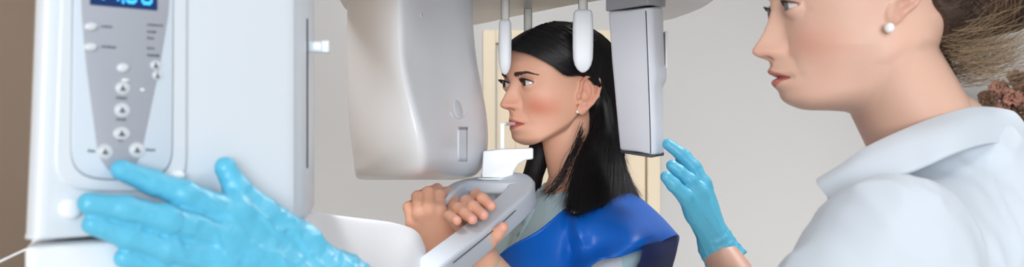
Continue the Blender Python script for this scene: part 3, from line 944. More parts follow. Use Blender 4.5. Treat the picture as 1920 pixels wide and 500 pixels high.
# ------------------------------------------------------------------ technician (right, nearest)
def skinmesh(name, f, lo, hi, h, it=1, lip=1.5):
    V, Q = nets(f, lo, hi, h, lip)
    V = smoothV(V, Q, it, .45)
    return V, Q
ZA_ = np.array
TK = dict(skin=(211, 171, 151), blush=(204, 138, 118), lip=(186, 110, 102), lid=(.0036, .0042), zn=-.0535, zm=-.0728, ny=.104, xe=.0315,
 prof=[(-.13, .060), (-.116, .066), (-.112, .070), (-.1037, .0822), (-.097, .0863), (-.0905, .0872), (-.087, .0885), (-.0835, .0925), (-.080, .0968), (-.0765, .0972), (-.0735, .0935), (-.0722, .0925), (-.0705, .0965), (-.068, .1005), (-.0655, .1005), (-.063, .0985), (-.059, .0985), (-.0555, .100), (-.0535, .1045), (-.052, .110), (-.0500, .1150), (-.0475, .1172), (-.0445, .1178), (-.0410, .1158), (-.034, .1108), (-.025, .1055), (-.014, .1010), (-.004, .0985), (.006, .0985), (.016, .1010), (.026, .1025), (.04, .101), (.055, .097), (.12, .06)],
 base=(ZA_([-.13, -.112, -.10, -.09, -.07, -.05, -.03, -.012, .0, .012, .022, .04, .055, .09, .12]), ZA_([.060, .072, .083, .0865, .0865, .0865, .0875, .0895, .0935, .0965, .0985, .0995, .097, .085, .07])),
 sx=(ZA_([-.115, -.095, -.088, -.082, -.066, -.060, -.0555, -.052, -.046, -.036, -.02, -.008, .006, .02]), ZA_([.02, .018, .018, .0200, .0200, .017, .014, .0125, .0125, .0100, .0085, .0085, .012, .03])),
 W=(ZA_([-.125, -.105, -.09, -.07, -.04, -.01, .02, .05, .08, .12]), ZA_([.046, .050, .0535, .0585, .0665, .070, .073, .076, .075, .072])),
 Rf=(ZA_([-.12, -.09, -.07, -.04, 0, .03, .12]), ZA_([.08, .088, .085, .082, .082, .085, .10])),
 yb=(ZA_([-.09, -.06, -.035, -.01, .03, .06, .12]), ZA_([-.004, -.01, -.06, -.088, -.096, -.095, -.085])),
 top=.125, zb=-.1135, jslope=.20, Rbot=.024, ear=(-.013, .010, .22), earx=.0715,
 neck=((0, -.018, -.047), (0, -.075, -.150), .052, .056, 1), nk=.034, cheek=.002)
th = Head((.366, 1.22, (250-19.3)/F*1.22), 3, **dict(TK, dz=.0024, lw=.0205, liner=.6, bl=.5, extra=[((s_*.036, -.014, -.055), (s_*.022, -.062, -.14), .029, .036) for s_ in (1, -1)]))
th.ye = .080
th.build()
NB = th.wor((0, -.085, -.165))          # base of the neck
def tbody(p):
    L = (.335, 1.035, -.112); R = (.470, 1.40, -.105)
    d = cone(p, NB+ZA_([-.005, 0, .03]), NB+ZA_([.0, 0, -.04]), .055, .07)
    d = smin(d, cone(p, NB+ZA_([-.0, 0, -.065]), L, .062, .052), .04)
    d = smin(d, cone(p, NB+ZA_([.0, 0, -.065]), R, .062, .052), .04)
    tor = ell(p, (.440, 1.215, -.27), (.115, .165, .215))
    d = smin(d, tor, .05)
    d = smin(d, ell(p, (.45, 1.215, -.56), (.105, .15, .22)), .06)
    d = smin(d, chain(p, [L, TE, TW], [.050, .040, .028], .01), .02)
    d = smin(d, chain(p, [R, UE, UW], [.050, .038, .027], .01), .02)
    return d
TE = ZA_([.125, .935, -.30]); TW = P(640, 566, .905)
UE = ZA_([.395, 1.60, -.33]); UW = P(1347, 470, 1.79)
# the two gloved hands
def J(px, py, off): return Pl(px, py, off)
HN = dict(wrist=P(628, 556, .905), wr=.026, wside=ZA_([.004, 0, .012]), pk=1.0,
 fingers=[
  ([J(438, 404, 0.0225), J(346, 364, 0.0215), J(286, 342, 0.0155), J(227, 318, 0.0125)], [.0108, .0086, .0076, .0064]),
  ([J(418, 446, 0.0255), J(312, 410, 0.0255), J(236, 391, 0.0195), J(166, 381, 0.0135)], [.0110, .0088, .0078, .0066]),
  ([J(414, 490, 0.0280), J(312, 466, 0.0235), J(240, 443, 0.0175), J(173, 420, 0.0125)], [.0106, .0084, .0074, .0062]),
  ([J(432, 536, 0.0240), J(358, 518, 0.0230), J(292, 501, 0.0180), J(232, 483, 0.0150)], [.0096, .0076, .0066, .0058])],
 thumb=([J(568, 462, 0.0225), J(492, 398, 0.0205), J(446, 356, 0.0165), J(422, 314, 0.0135)], [.0150, .0108, .0084, .0070]))
HN['fingers'] = [(a, b) for a, b in HN['fingers']]
HF = dict(wrist=P(1345, 462, 1.79), wr=.025, wside=ZA_([0, .012, 0]), pk=1.05,
 fingers=[
  ([P(1312, 362, 1.772), P(1294, 338, 1.767), P(1274, 322, 1.765), P(1260, 310, 1.765)], [.0110, .0098, .0090, .0082]),
  ([P(1318, 345, 1.79), P(1299, 312, 1.79), P(1275, 287, 1.79), P(1252, 270, 1.79)], [.0115, .0098, .0088, .0078]),
  ([P(1320, 350, 1.81), P(1304, 315, 1.815), P(1284, 292, 1.815), P(1264, 279, 1.815)], [.0112, .0094, .0084, .0076]),
  ([P(1316, 362, 1.828), P(1304, 332, 1.835), P(1290, 312, 1.837), P(1275, 298, 1.837)], [.0105, .0084, .0074, .0068])],
 thumb=([P(1304, 400, 1.772), P(1285, 368, 1.755), P(1263, 346, 1.748), P(1249, 331, 1.745)], [.0150, .0108, .0092, .0080]))
def thands(p, g=0):
    return np.minimum(hand_sdf(p, HN, g), hand_sdf(p, HF, g))
def full_lower(p, x, y, fz=-CZ):
    d = None
    for s in (-1, 1):
        e = chain(p, [(x, y+s*.09, -.72), (x+.0, y+s*.095, -1.08), (x+.02, y+s*.10, fz+.09)], [.085, .055, .04], .02)
        d = e if d is None else smin(d, e, .04)
        d = smin(d, cone(p, (x+.03, y+s*.10, fz+.05), (x-.15, y+s*.11, fz+.035), .032, .026), .02)
    return d
o = th.o
V1 = skinmesh('h', lambda p: th.f(p), o+ZA_([-.14, -.11, -.16]), o+ZA_([.16, .11, .14]), .00125, 1, 1.7)
V2 = skinmesh('b', lambda p: np.minimum(smin(tbody(p), full_lower(p, .46, 1.215), .05), thands(p, -.0018)), (-.35, .65, -CZ), (.68, 1.95, .02), .0065, 2)
mm_ = np.ones(len(V2[0]), bool)
BV, BQ = joinm(V1, V2)
tech = npmesh('person', BV, BQ, None, 'skin', col=th.color(BV))
tech['label'] = 'woman in white polo shirt and blue gloves, brown hair in a bun, profile at right'
tech['category'] = 'person'
th.eyes(tech, (96, 108, 112), (-.05, .16))
th.brows(tech, ((.013, .0135), (.031, .0195), (.046, .0145)), n=220, thick=.0042)
th.lashes(tech, n=60, ln=.0044)
# ear stud
e = th.loc(np.array([[0, 0, 0]], f32))
st = P(1669, 52, 1.138)
lathe('earring', st+ZA_([0, .004, 0]), (-.15, -1, 0), [(.0005, -.003), (.003, -.0022), (.0046, 0), (.0052, .003), (.0046, .006), (.003, .0082), (.0004, .009)], tech, 'pearl', 20)

def glove(name, H, parent, cuff, label=None, h=.0016, seed=1, mt='glove'):
    w = np.array(H['wrist']); allp = [w]+[np.array(a) for pts, _ in H['fingers']+[H['thumb']] for a in pts]+[np.array(cuff[0])]
    lo = np.min(allp, 0)-.045; hi = np.max(allp, 0)+.045
    ca, cr_, wr = np.array(cuff[0]), cuff[1], cuff[2]
    ax = (ca-w)/np.linalg.norm(ca-w)
    def f(p):
        d = hand_sdf(p, H, .0006)
        d = smin(d, cone(p, w, ca, wr, cr_), .012)
        # folds of loose nitrile
        pa = (p@ax.astype(f32))[:, None]*ax.astype(f32)[None]; n = vnoise(p-.72*pa, 105, seed); n2 = vnoise(p, 190, seed+3)
        t = (p-w.astype(f32))@ax.astype(f32)
        r1 = 1-np.abs(n); r2 = 1-np.abs(n2)
        n3 = vnoise(p-.9*pa, 62, seed+7)
        d = d-.0009*r1**7*sst(t, -.16, -.05)-.0006*r2**6-.0017*(1-np.abs(n3))**11*sst(t, -.15, -.06)
        rg = .5+.5*np.sin(t*520+n*3)
        d = d-.0010*rg**3*sst(t, -.045, .0)
        d = smax(d, (p-ca.astype(f32))@ax.astype(f32)-.0+.0015*n, .002)
        return d
    V, Q = nets(f, lo, hi, h, 1.6)
    V = smoothV(V, Q, 1, .4)
    return npmesh(name, V, Q, parent, mt)
glove('glove', HN, tech, (HN['wrist']+.9*(ZA_([.06, .0, -.035])), .037, .029), seed=1)
cf = HF['wrist']+ZA_([.016, -.003, -.026])
glove('glove', HF, tech, (cf, .033, .027), seed=5, h=.0018)

# polo shirt
def tshirt(p):
    L = (.335, 1.035, -.112); R = (.470, 1.40, -.105)
    nb = NB+ZA_([-.012, 0, -.078])
    d = smin(cone(p, nb, L, .076, .066), cone(p, nb, R, .076, .064), .05)
    d = smin(d, cone(p, NB+ZA_([.012, 0, .0]), NB+ZA_([.03, 0, -.07]), .066, .09), .03)
    d = smin(d, cone(p, NB+ZA_([.045, .012, -.03]), NB+ZA_([.06, .01, -.10]), .062, .085), .03)
    d = smin(d, ell(p, (.440, 1.215, -.27), (.130, .18, .23)), .05)
    d = smin(d, ell(p, (.45, 1.215, -.56), (.122, .165, .24)), .06)
    eL = ZA_(L)*.42+TE*.58; eR = ZA_(R)*.45+UE*.55
    d = smin(d, cone(p, L, eL, .066, .062), .03)
    d = smin(d, cone(p, R, eR, .064, .060), .03)
    n = vnoise(p, 22, 21)
    d = d-.0045*(1-np.abs(n))**5-.0012*vnoise(p, 60, 8)
    # sleeve ends, hem, neck opening
    a = TE-ZA_(L); a /= np.linalg.norm(a)
    d = smax(d, np.where(p[:, 1] < 1.1, (p-eL.astype(f32))@a.astype(f32), -1), .004)
    a = UE-ZA_(R); a /= np.linalg.norm(a)
    d = smax(d, np.where(p[:, 1] > 1.34, (p-eR.astype(f32))@a.astype(f32), -1), .004)
    d = smax(d, -.72-p[:, 2], .004)
    return d
V, Q = nets(tshirt, (.0, .86, -.78), (.66, 1.62, .08), .004, 1.5); V = smoothV(V, Q, 2, .5)
npmesh('polo_shirt', V, Q, tech, 'polo')
def trous(x, y):
    def f(p):
        d = full_lower(p, x, y)-.012
        d = smin(d, ell(p, (x-.005, y, -.74), (.125, .17, .14)), .05)
        return smax(smax(d, -(CZ-.10)-p[:, 2], .004), p[:, 2]+.66, .004)
    return f
V, Q = nets(trous(.46, 1.215), (.25, .95, -CZ), (.66, 1.5, -.6), .009); V = smoothV(V, Q, 2)
npmesh('trousers', V, Q, tech, 'trousers')
def shoes(x, y, parent):
    for s in (-1, 1):
        def f(p):
            d = smin(cone(p, (x+.035, y+s*.10, -CZ+.052), (x-.15, y+s*.11, -CZ+.042), .043, .037), cone(p, (x+.03, y+s*.1, -CZ+.06), (x+.02, y+s*.1, -CZ+.11), .045, .046), .02)
            return smax(d, -CZ+.002-p[:, 2], .003)
        V, Q = nets(f, (x-.22, y+s*.10-.07, -CZ-.01), (x+.1, y+s*.1+.07, -CZ+.14), .006); V = smoothV(V, Q, 2)
        V[:, 2] = np.minimum(V[:, 2], -CZ+.10)
        npmesh('shoe', V, Q, parent, 'shoe')
shoes(.46, 1.215, tech)
# collar: near side and far side wings as one folded band
top = [P(1533, 338, 1.150), P(1580, 309, 1.142), P(1626, 279, 1.140), P(1700, 245, 1.140), P(1770, 219, 1.150), P(1837, 204, 1.185), P(1900, 212, 1.245), P(1885, 222, 1.31), P(1800, 228, 1.335), P(1720, 255, 1.335), P(1660, 285, 1.31), P(1600, 320, 1.28)]
low = [P(1562, 379, 1.118), P(1605, 352, 1.106), P(1655, 338, 1.096), P(1715, 318, 1.086), P(1786, 288, 1.090), P(1862, 268, 1.155), P(1928, 280, 1.245), P(1905, 292, 1.32), P(1830, 290, 1.385), P(1745, 300, 1.39), P(1680, 325, 1.36), P(1615, 370, 1.31)]
cN = ZA_([NB[0]-.02, 1.235, 0])
G = []
for a, b in zip(top, low):
    ctr = np.array([a[0]*.3+cN[0]*.7, 1.235, a[2]])
    inn_ = a+(ctr-a)*.10
    G.append([inn_+ZA_([0.004, 0, -.035]), inn_+ZA_([0.002, 0, -.012]), a+(ctr-a)*.04+ZA_([0, 0, -.001]), a, (a*.62+b*.38)+(a-ctr)*.06+ZA_([0, 0, .002]), b])
A = loftgrid(G, 8, 5)
o = gridmesh('collar', A, tech, 'polo'); mods(o, solid=.0035, off=0, bevel=.0008, seg=2)

# hair of the technician
def thl(q):  # positive where hair grows
    y, z = q[:, 1], q[:, 2]; ax = np.abs(q[:, 0])
    hl = np.interp(y, [-.12, -.096, -.088, -.060, -.045, -.035, -.02, .0, .02, .05, .07, .09], [-.080, -.078, -.062, -.016, -.002, .03, .036, .034, .022, .035, .052, .066])
    return z-hl
def thair(p):
    q = th.loc(p)
    d = th.skull(q, False)-.007
    nk = th.k['neck']; d = smin(d, cone(q, nk[0], nk[1], nk[2]+.003, nk[3]+.003), .026)
    d = smax(d, -thl(q), .006)
    d = smax(d, -.075-q[:, 2], .01)
    bun = ell(q, (0, -.148, .030), (.052, .050, .050))
    d = smin(d, bun, .018)
    d = smin(d, cone(q, (0, -.08, .0), (0, -.13, .02), .045, .035), .02)
    return d
V, Q = nets(thair, o_ := th.o+ZA_([-.12, -.12, -.12]), th.o+ZA_([.23, .12, .16]), .0028, 1.6); V = smoothV(V, Q, 2)
qq = th.loc(V.astype(f32))
def haircol(n, base, var=.25):
    b = np.array([lin(c) for c in base]); k = RNG.integers(0, len(b), n)
    return b[k]*(1+var*(RNG.random((n, 1))-.5))
hair = npmesh('hair', V, Q, tech, 'hairbrown', col=np.tile(lin((62, 46, 38)), (len(V), 1)))
def projhair(F_, p, off):
    """push points to the hair surface along the gradient"""
    p = p.astype(f32)
    for _ in range(5):
        d = F_(p)-off; e = .002
        g = np.stack([F_(p+np.eye(3, dtype=f32)[i]*e)-F_(p-np.eye(3, dtype=f32)[i]*e) for i in range(3)], 1)/(2*e)
        g /= nrm(g)[:, None]+1e-6
        p = p-(d*.8)[:, None]*g
    return p
# strands swept from the hairline back to the bun
n = 2600; mmn = 12
seed = []
while len(seed) < n:
    a = RNG.uniform(-math.pi, math.pi); t = RNG.random()
    # start points over the cap
    s = RNG.normal(size=3); s /= np.linalg.norm(s)
    q0 = ZA_([s[0]*.085, s[1]*.105-.005, s[2]*.10+.02])
    if thl(q0[None])[0] > .0 and q0[1] > -.12 and q0[2] > -.075: seed.append(q0)
seed = np.array(seed)
bunc = ZA_([0, -.128, .022])
tt = np.linspace(0, 1, mmn)
endq = bunc+RNG.normal(size=(n, 3))*[.022, .004, .018]
L = seed[:, None]*(1-tt)[None, :, None]**1.1+endq[:, None]*(1-(1-tt)[None, :, None]**1.1)
Lw = th.wor(L.reshape(-1, 3))
Lw = projhair(thair, Lw, .0006).reshape(n, mmn, 3)+RNG.normal(size=(n, 1, 3))*.0007
c1 = haircol(n, [(58, 42, 34), (74, 54, 42), (96, 74, 58), (50, 38, 32)])
# bun coils
nb2 = 1300
ph0 = RNG.uniform(0, 6.28, nb2); ti = RNG.normal(0, .5, nb2); rad = RNG.uniform(.75, 1.02, nb2)
L2 = []
for i in range(nb2):
    ph = ph0[i]+np.linspace(0, 1.6, mmn)
    k = math.cos(ti[i])
    # coil about the axis pointing back
    vx = np.cos(ph)*.053*k; vz = np.sin(ph)*.051*k; vy = np.full(mmn, math.sin(ti[i])*.051)+.006*np.sin(ph*2+i)
    L2.append(ZA_([0, -.148, .030])+rad[i]*0+np.stack([vx, vy, vz], 1))
L2 = np.array(L2); L2w = projhair(thair, th.wor(L2.reshape(-1, 3)), .0008).reshape(nb2, mmn, 3)+RNG.normal(size=(nb2, 1, 3))*.0009
c2 = haircol(nb2, [(64, 48, 40), (84, 64, 50), (110, 86, 66), (52, 40, 34)])
# flyaway wisps at the nape
nw = 700
L3 = []
for i in range(nw):
    sx_ = RNG.choice([-1, 1])*RNG.uniform(.0, .05)
    y0 = RNG.uniform(-.10, -.055); a = ZA_([sx_, y0, np.interp(y0, [-.10, -.055], [-.07, -.02])+RNG.normal()*.006])
    b = a+ZA_([RNG.normal()*.012, -.045-RNG.random()*.05, RNG.uniform(.0, .045)]); m_ = (a+b)/2+ZA_([0, -.004, -.022*RNG.random()])
    u = tt[:, None]; L3.append((1-u)**2*a+2*u*(1-u)*m_+u*u*b)
L3 = np.array(L3); 
L3w = th.wor(L3.reshape(-1, 3)).reshape(nw, mmn, 3)
c3 = haircol(nw, [(140, 114, 86), (112, 90, 70), (160, 136, 106)])
strandmesh('hair_strands', np.concatenate([Lw, L2w]), .00045, hair, 'hairbrown', col=np.concatenate([c1, c2]))
strandmesh('loose_hair_wisps', L3w, .0002, hair, 'hairbrown', col=c3, k=3)
# ------------------------------------------------------------------ patient (centre)
PK = dict(TK); PK.update(skin=(226, 173, 147), blush=(206, 116, 92), lip=(198, 112, 98), lid=(.0052, .0042), liner=.85, zn=-.0430, zm=-.0662, ny=.101, lw=.0212, pitch=0,
 prof=[(-.13, .060), (-.115, .066), (-.110, .074), (-.104, .0825), (-.097, .0872), (-.090, .0878), (-.085, .0868), (-.080, .0900), (-.0765, .0945), (-.0725, .0960), (-.0680, .0925), (-.0664, .0912), (-.0648, .0945), (-.0620, .0978), (-.0590, .0970), (-.055, .0958), (-.0480, .0965), (-.0440, .0985), (-.0425, .1050), (-.0410, .1110), (-.0385, .1155), (-.0350, .1172), (-.0315, .1162), (-.026, .1125), (-.018, .1080), (-.012, .1045), (-.004, .0995), (.004, .0970), (.012, .0985), (.022, .1010), (.035, .1005), (.05, .097), (.07, .09), (.12, .06)],
 sx=(ZA_([-.115, -.095, -.088, -.078, -.058, -.052, -.0465, -.043, -.037, -.028, -.018, -.006, .006, .02]), ZA_([.02, .018, .018, .0205, .0205, .017, .014, .0128, .0125, .0098, .0078, .0080, .012, .03])),
 ear=(-.002, -.018, .14), earx=.073, es=1.02, top=.095, zb=-.109, jslope=.64, Rbot=.022,
 neck=((0, -.014, -.055), (0, -.040, -.150), .048, .051, 1), nk=.022, cheek=.004)
ph = Head((.080, 2.0, (250-158)/F*1.97), 32, **PK)
ph.ye = .0785
ph.build()
PNB = ph.wor((0, -.045, -.175))
PSL = ph.wor((.136, -.030, -.262)); PSR = ph.wor((-.145, -.035, -.25))
# hands on the handle bars
HL = dict(wrist=P(898, 486, 1.635), wr=.024, wside=ZA_([.0, .004, 0]), pk=1.0,
 fingers=[
  ([P(918, 398, 1.70), P(893, 365, 1.655), P(905, 372, 1.615), P(921, 386, 1.598)], [0.0098, 0.0082, 0.0076, 0.0071]),
  ([P(900, 408, 1.685), P(875, 377, 1.635), P(888, 387, 1.60), P(907, 403, 1.578)], [0.0100, 0.0084, 0.0078, 0.0071]),
  ([P(885, 420, 1.67), P(860, 391, 1.62), P(872, 400, 1.588), P(886, 411, 1.565)], [0.0097, 0.0082, 0.0076, 0.0069]),
  ([P(870, 435, 1.655), P(843, 405, 1.605), P(849, 409, 1.582), P(857, 413, 1.56)], [0.0089, 0.0073, 0.0069, 0.0063])],
 thumb=([P(905, 468, 1.62), P(918, 452, 1.60), P(932, 438, 1.59), P(943, 426, 1.585)], [0.0121, 0.0100, 0.0088, 0.0076]))
HR = dict(wrist=P(822, 462, 1.735), wr=.026, wside=ZA_([-.010, .002, .002]), pk=.98,
 fingers=[
  ([P(824, 396, 1.70), P(823, 366, 1.73), P(838, 360, 1.775), P(848, 372, 1.785)], [.0100, .0088, .0080, .0072]),
  ([P(805, 394, 1.695), P(803, 361, 1.722), P(820, 354, 1.77), P(832, 368, 1.78)], [.0103, .0090, .0082, .0074]),
  ([P(787, 402, 1.695), P(783, 369, 1.722), P(800, 361, 1.765), P(815, 376, 1.775)], [.0100, .0088, .0080, .0072]),
  ([P(774, 418, 1.70), P(766, 388, 1.722), P(780, 379, 1.76), P(796, 390, 1.77)], [.0092, .0080, .0072, .0064])],
 thumb=([P(838, 430, 1.715), P(845, 405, 1.722), P(850, 388, 1.74), P(852, 376, 1.76)], [.0125, .0108, .0094, .0084]))
PEL = ZA_([.14, 1.77, -.40]); PER = ZA_([-.10, 2.02, -.42])
def pbody(p):
    d = cone(p, PNB+ZA_([0, 0, .045]), PNB+ZA_([0, 0, -.02]), .052, .058)
    d = smin(d, cone(p, PNB+ZA_([0, 0, -.04]), PSL, .050, .045), .035)
    d = smin(d, cone(p, PNB+ZA_([0, 0, -.04]), PSR, .050, .045), .035)
    c = PNB
    d = smin(d, ell(p, c+ZA_([0, 0, -.23]), (.145, .13, .21)), .05)
    d = smin(d, ell(p, c+ZA_([0, 0, -.50]), (.14, .13, .20)), .06)
    return d
def parms(p):
    d = chain(p, [PSL, PEL, HL['wrist']], [.044, .037, .026], .01)
    return np.minimum(d, chain(p, [PSR, PER, HR['wrist']], [.044, .037, .026], .01))
o = ph.o
V1 = skinmesh('h', lambda p: ph.f(p), o+ZA_([-.14, -.13, -.17]), o+ZA_([.14, .13, .13]), .00145, 1, 1.7)
Vh = []
for H in (HL, HR):
    allp = np.array([H['wrist']]+[np.array(a) for pts, _ in H['fingers']+[H['thumb']] for a in pts])
    el = PEL if H is HL else PER
    lo = allp.min(0)-.03; hi = allp.max(0)+.03; lo[2] -= .03
    def f(p, H=H, el=el):
        d = smin(hand_sdf(p, H, 0), cone(p, H['wrist'], el, H['wr'], .037), .012)
        for pts, rad in H['fingers']:      # knuckle creases and nails
            tip, dip = np.array(pts[3]), np.array(pts[2]); ax = (tip-dip)/np.linalg.norm(tip-dip)
            for j in (1, 2):
                c_ = np.array(pts[j]); t = (p-c_.astype(f32))@ax.astype(f32)
                d = d+.0005*np.exp(-(t/.0009)**2)*(nrm(p-c_.astype(f32)) < .013)
        return smax(d, (lo[2]+.004)-p[:, 2], .001)
    V, Q = nets(f, lo, hi, .0015, 1.6); Vh.append((smoothV(V, Q, 1, .4), Q))
V2 = skinmesh('b', lambda p: smin(np.minimum(pbody(p), parms(p)), full_lower(p, PNB[0], PNB[1]), .05), (-.45, 1.5, -CZ), (.55, 2.45, .0), .0075, 2)
BV, BQ = joinm(V1, V2, *Vh)
colr = ph.color(BV)
for H in (HL, HR):     # nails, slightly rosier fingertips
    for pts, rad in H['fingers']+[H['thumb']]:
        tip, dip = np.array(pts[-1]), np.array(pts[-2]); ax = (tip-dip)/np.linalg.norm(tip-dip)
        cam = -tip/np.linalg.norm(tip); up = cam+ZA_([0, 0, .8]); up -= ax*(up@ax); up /= np.linalg.norm(up)
        c_ = tip+up*rad[-1]*.95+ax*.0015; q = BV-c_
        s_ = np.cross(ax, up)
        m_ = np.exp(-((q@ax)/.0058)**4-((q@s_)/.0048)**4-((q@up)/.004)**4)[:, None]*.8
        colr = colr*(1-m_)+np.array(lin((232, 176, 168)))*m_
        m_ = (np.exp(-(((BV-tip)**2).sum(1))/.011**2)*.35)[:, None]
        colr = colr*(1-m_)+np.array(lin((216, 138, 118)))*m_
pat = npmesh('person', BV, BQ, None, 'skin', col=colr)
pat['label'] = 'woman with long black hair in a blue apron, gripping the grey handles'
pat['category'] = 'person'
ph.eyes(pat, (58, 38, 28), (-.25, .03))
ph.brows(pat, ((.012, .0128), (.032, .0178), (.050, .0140)), n=260, thick=.0046, r=.0003)
ph.lashes(pat, n=60, ln=.008, r=.0003)
# drop earring
st = P(1083, 203, 1.935)
ea = lathe('earring', st+ZA_([0, 0, .0]), (0, 0, 1), [(.0004, -.0085), (.0022, -.0078), (.0032, -.0055), (.0022, -.003), (.0006, -.001), (.0006, .0035)], pat, 'pearl', 14)
lathe('earring_stud', st+ZA_([0, -.001, .005]), (-.2, -1, 0), [(.0004, -.0015), (.0024, 0), (.0018, .0022), (.0003, .0028)], ea, 'gold', 12)

# jersey under the apron
def pshirt(p):
    d = pbody(p)-.007
    d = d-.0016*(1-np.abs(vnoise(p, 40, 4)))**4
    L = PSL*.5+PEL*.5; R = PSR*.5+PER*.5
    a1 = cone(p, PSL, L, .052, .050); a2 = cone(p, PSR, R, .052, .050)
    d = smin(d, smin(a1, a2, .001), .02)
    q = ph.loc(p)                      # scooped neck opening
    d = smax(d, -(nrm((q-ZA_([0, -.035, -.125]).astype(f32))*ZA_([1, 1, .62]).astype(f32))-.070), .004)
    d = smax(d, -.74-p[:, 2], .004)
    return d
V, Q = nets(pshirt, (-.30, 1.62, -.78), (.42, 2.40, .02), .0045, 1.6); V = smoothV(V, Q, 2)
shirt = npmesh('jersey', V, Q, pat, 'teal')
shirt['label'] = 'pale teal buttoned jersey'
bpy.context.view_layer.update()
def onmesh(ob, px, py, lift=0, fallback=1.85):
    d = Vector(((px-960)/F, 1, (250-py)/F)).normalized()
    r_, loc, nor, _ = ob.ray_cast(Vector((0, 0, CZ)), d)
    if not r_: return P(px, py, fallback), ZA_([0, -1, 0])
    return np.array(loc)-[0, 0, CZ]+np.array(nor)*lift, np.array(nor)
# placket, neck binding, buttons
def strip(name, pts, w, ob, parent, m, lift=.001):
    pts = cr(np.array(pts, float), 5); A = []
    T = np.gradient(pts, axis=0); T /= np.linalg.norm(T, axis=1)[:, None]
    for p, t in zip(pts, T):
        nn = ZA_([-t[1], t[0]])
        A.append([onmesh(ob, *(p+nn*w*k), lift)[0] for k in (-1, 0, 1)])
    o = gridmesh(name, np.array(A), parent, m); mods(o, solid=.001, off=0); return o
strip('placket', [(998, 388), (985, 415), (972, 440), (960, 466)], 7, shirt, shirt, 'teal')
for (x, y) in ((993, 397), (984, 418), (974, 440)):
    l, nn = onmesh(shirt, x, y, .002); lathe('button', l, nn, [(.0045, 0), (.0045, .0012), (.0034, .0018), (.0005, .0012)], shirt, 'button2', 16)

# apron
def sheet(name, rows, parent, m, th_=.003, nr=7, nc=7, folds=None):
    A = loftgrid([[P(*c) for c in r] for r in rows], nr, nc)
    if folds is not None: A = folds(A)
    o = gridmesh(name, A, parent, m); mods(o, solid=th_, off=0, bevel=.0008, seg=2); return o
RA = [(1160, 352, 2.10), (1137, 326, 2.00), (1117, 352, 1.93), (1098, 374, 1.875), (1060, 394, 1.84), (1012, 434, 1.82), (955, 466, 1.83), (925, 494, 1.86)]
RB = [(1185, 372, 2.10), (1165, 345, 2.00), (1138, 374, 1.885), (1110, 408, 1.830), (1070, 438, 1.80), (1015, 478, 1.795), (955, 512, 1.80), (915, 540, 1.84)]
RC = [(1222, 410, 2.08), (1207, 378, 1.99), (1182, 405, 1.85), (1146, 445, 1.80), (1085, 478, 1.785), (1020, 520, 1.78), (955, 560, 1.79), (910, 590, 1.83)]
RD = [(1250, 445, 2.05), (1243, 410, 1.965), (1222, 436, 1.835), (1170, 466, 1.765), (1100, 497, 1.755), (1030, 560, 1.77), (955, 620, 1.79), (900, 650, 1.83)]
RE = [(1268, 470, 2.03), (1271, 441, 1.945), (1234, 454, 1.845), (1170, 479, 1.765), (1102, 501, 1.75), (1030, 640, 1.78), (955, 700, 1.80), (900, 720, 1.84)]
def folds(A):
    A = A.copy(); R, C_ = A.shape[:2]
    for i in range(R):
        for j in range(C_):
            u = j/(C_-1); v = i/(R-1)
            A[i, j, 1] += .011*math.sin(u*21+v*5)*math.sin(v*3.1)*sst(np.array(v), 0, .3) - .016*math.exp(-((u-.50-.10*v)/.030)**2)*v**.3 + .012*math.exp(-((u-.56-.10*v)/.03)**2)*v**.3
    return A
ap = sheet('apron', [RA, RB, RC, RD, RE], pat, 'apron', .003, 8, 8, folds)
ap['label'] = 'shiny royal blue protective apron'
# rolled neck edge of the apron
tube('apron_edge', [P(*c) for c in RA[3:]], .003, ap, 'apron', 5, 8)
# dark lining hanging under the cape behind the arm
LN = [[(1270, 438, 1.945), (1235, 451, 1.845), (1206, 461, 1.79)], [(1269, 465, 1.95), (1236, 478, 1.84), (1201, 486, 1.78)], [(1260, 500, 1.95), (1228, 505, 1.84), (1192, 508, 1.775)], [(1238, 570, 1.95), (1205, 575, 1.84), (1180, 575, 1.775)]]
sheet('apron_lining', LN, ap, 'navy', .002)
# white sleeve of her left arm under the cape
def slv(p):
    a = PSL+ZA_([-.01, -.0, -.02]); e = PSL*.35+PEL*.65+ZA_([-.01, .0, 0])
    ax = (e-a)/np.linalg.norm(e-a)
    d = cone(p, a, e, .060, .058)-.002*vnoise(p, 60, 3)
    return smax(d, (p-e.astype(f32))@ax.astype(f32), .003)
V, Q = nets(slv, PSL-[.12, .18, .32], PSL+[.09, .09, .08], .004); V = smoothV(V, Q, 2)
npmesh('sleeve', V, Q, pat, 'whitefab')
V, Q = nets(trous(PNB[0], PNB[1]), (PNB[0]-.25, PNB[1]-.3, -CZ), (PNB[0]+.25, PNB[1]+.3, -.6), .009); V = smoothV(V, Q, 2)
npmesh('trousers', V, Q, pat, 'trousers')
shoes(PNB[0], PNB[1], pat)

# long black hair
def phl(q):
    y, z = q[:, 1], q[:, 2]
    hl = np.interp(y, [-.12, -.06, -.035, -.02, -.008, .0, .02, .045, .07, .085, .1], [-.13, -.12, -.06, -.012, .006, .012, .017, .030, .047, .058, .066])
    return z-hl
def phair(p):
    q = ph.loc(p)
    d = ph.skull(q, False)-.008
    d = smax(d, -phl(q), .005)
    # fall behind the ears to the shoulders, both sides
    for s in (1, -1):
        t = chain(q, [(s*.046, -.058, -.02), (s*.052, -.060, -.09), (s*.060, -.062, -.15), (s*.070, -.055, -.20)], [.028, .028, .024, .014], .02)
        d = smin(d, t, .02)
    t = chain(q, [(0, -.078, 0), (0, -.088, -.10), (0, -.090, -.21)], [.034, .034, .022], .02)
    d = smin(d, t, .03)
    # lock in front of the far shoulder
    d = smin(d, chain(q, [(-.060, -.035, -.05), (-.062, -.005, -.11), (-.062, .018, -.17), (-.055, .03, -.22)], [.018, .020, .017, .007], .01), .012)
    return d
V, Q = nets(phair, ph.o+ZA_([-.17, -.18, -.26]), ph.o+ZA_([.19, .17, .14]), .0026, 1.6); V = smoothV(V, Q, 2)
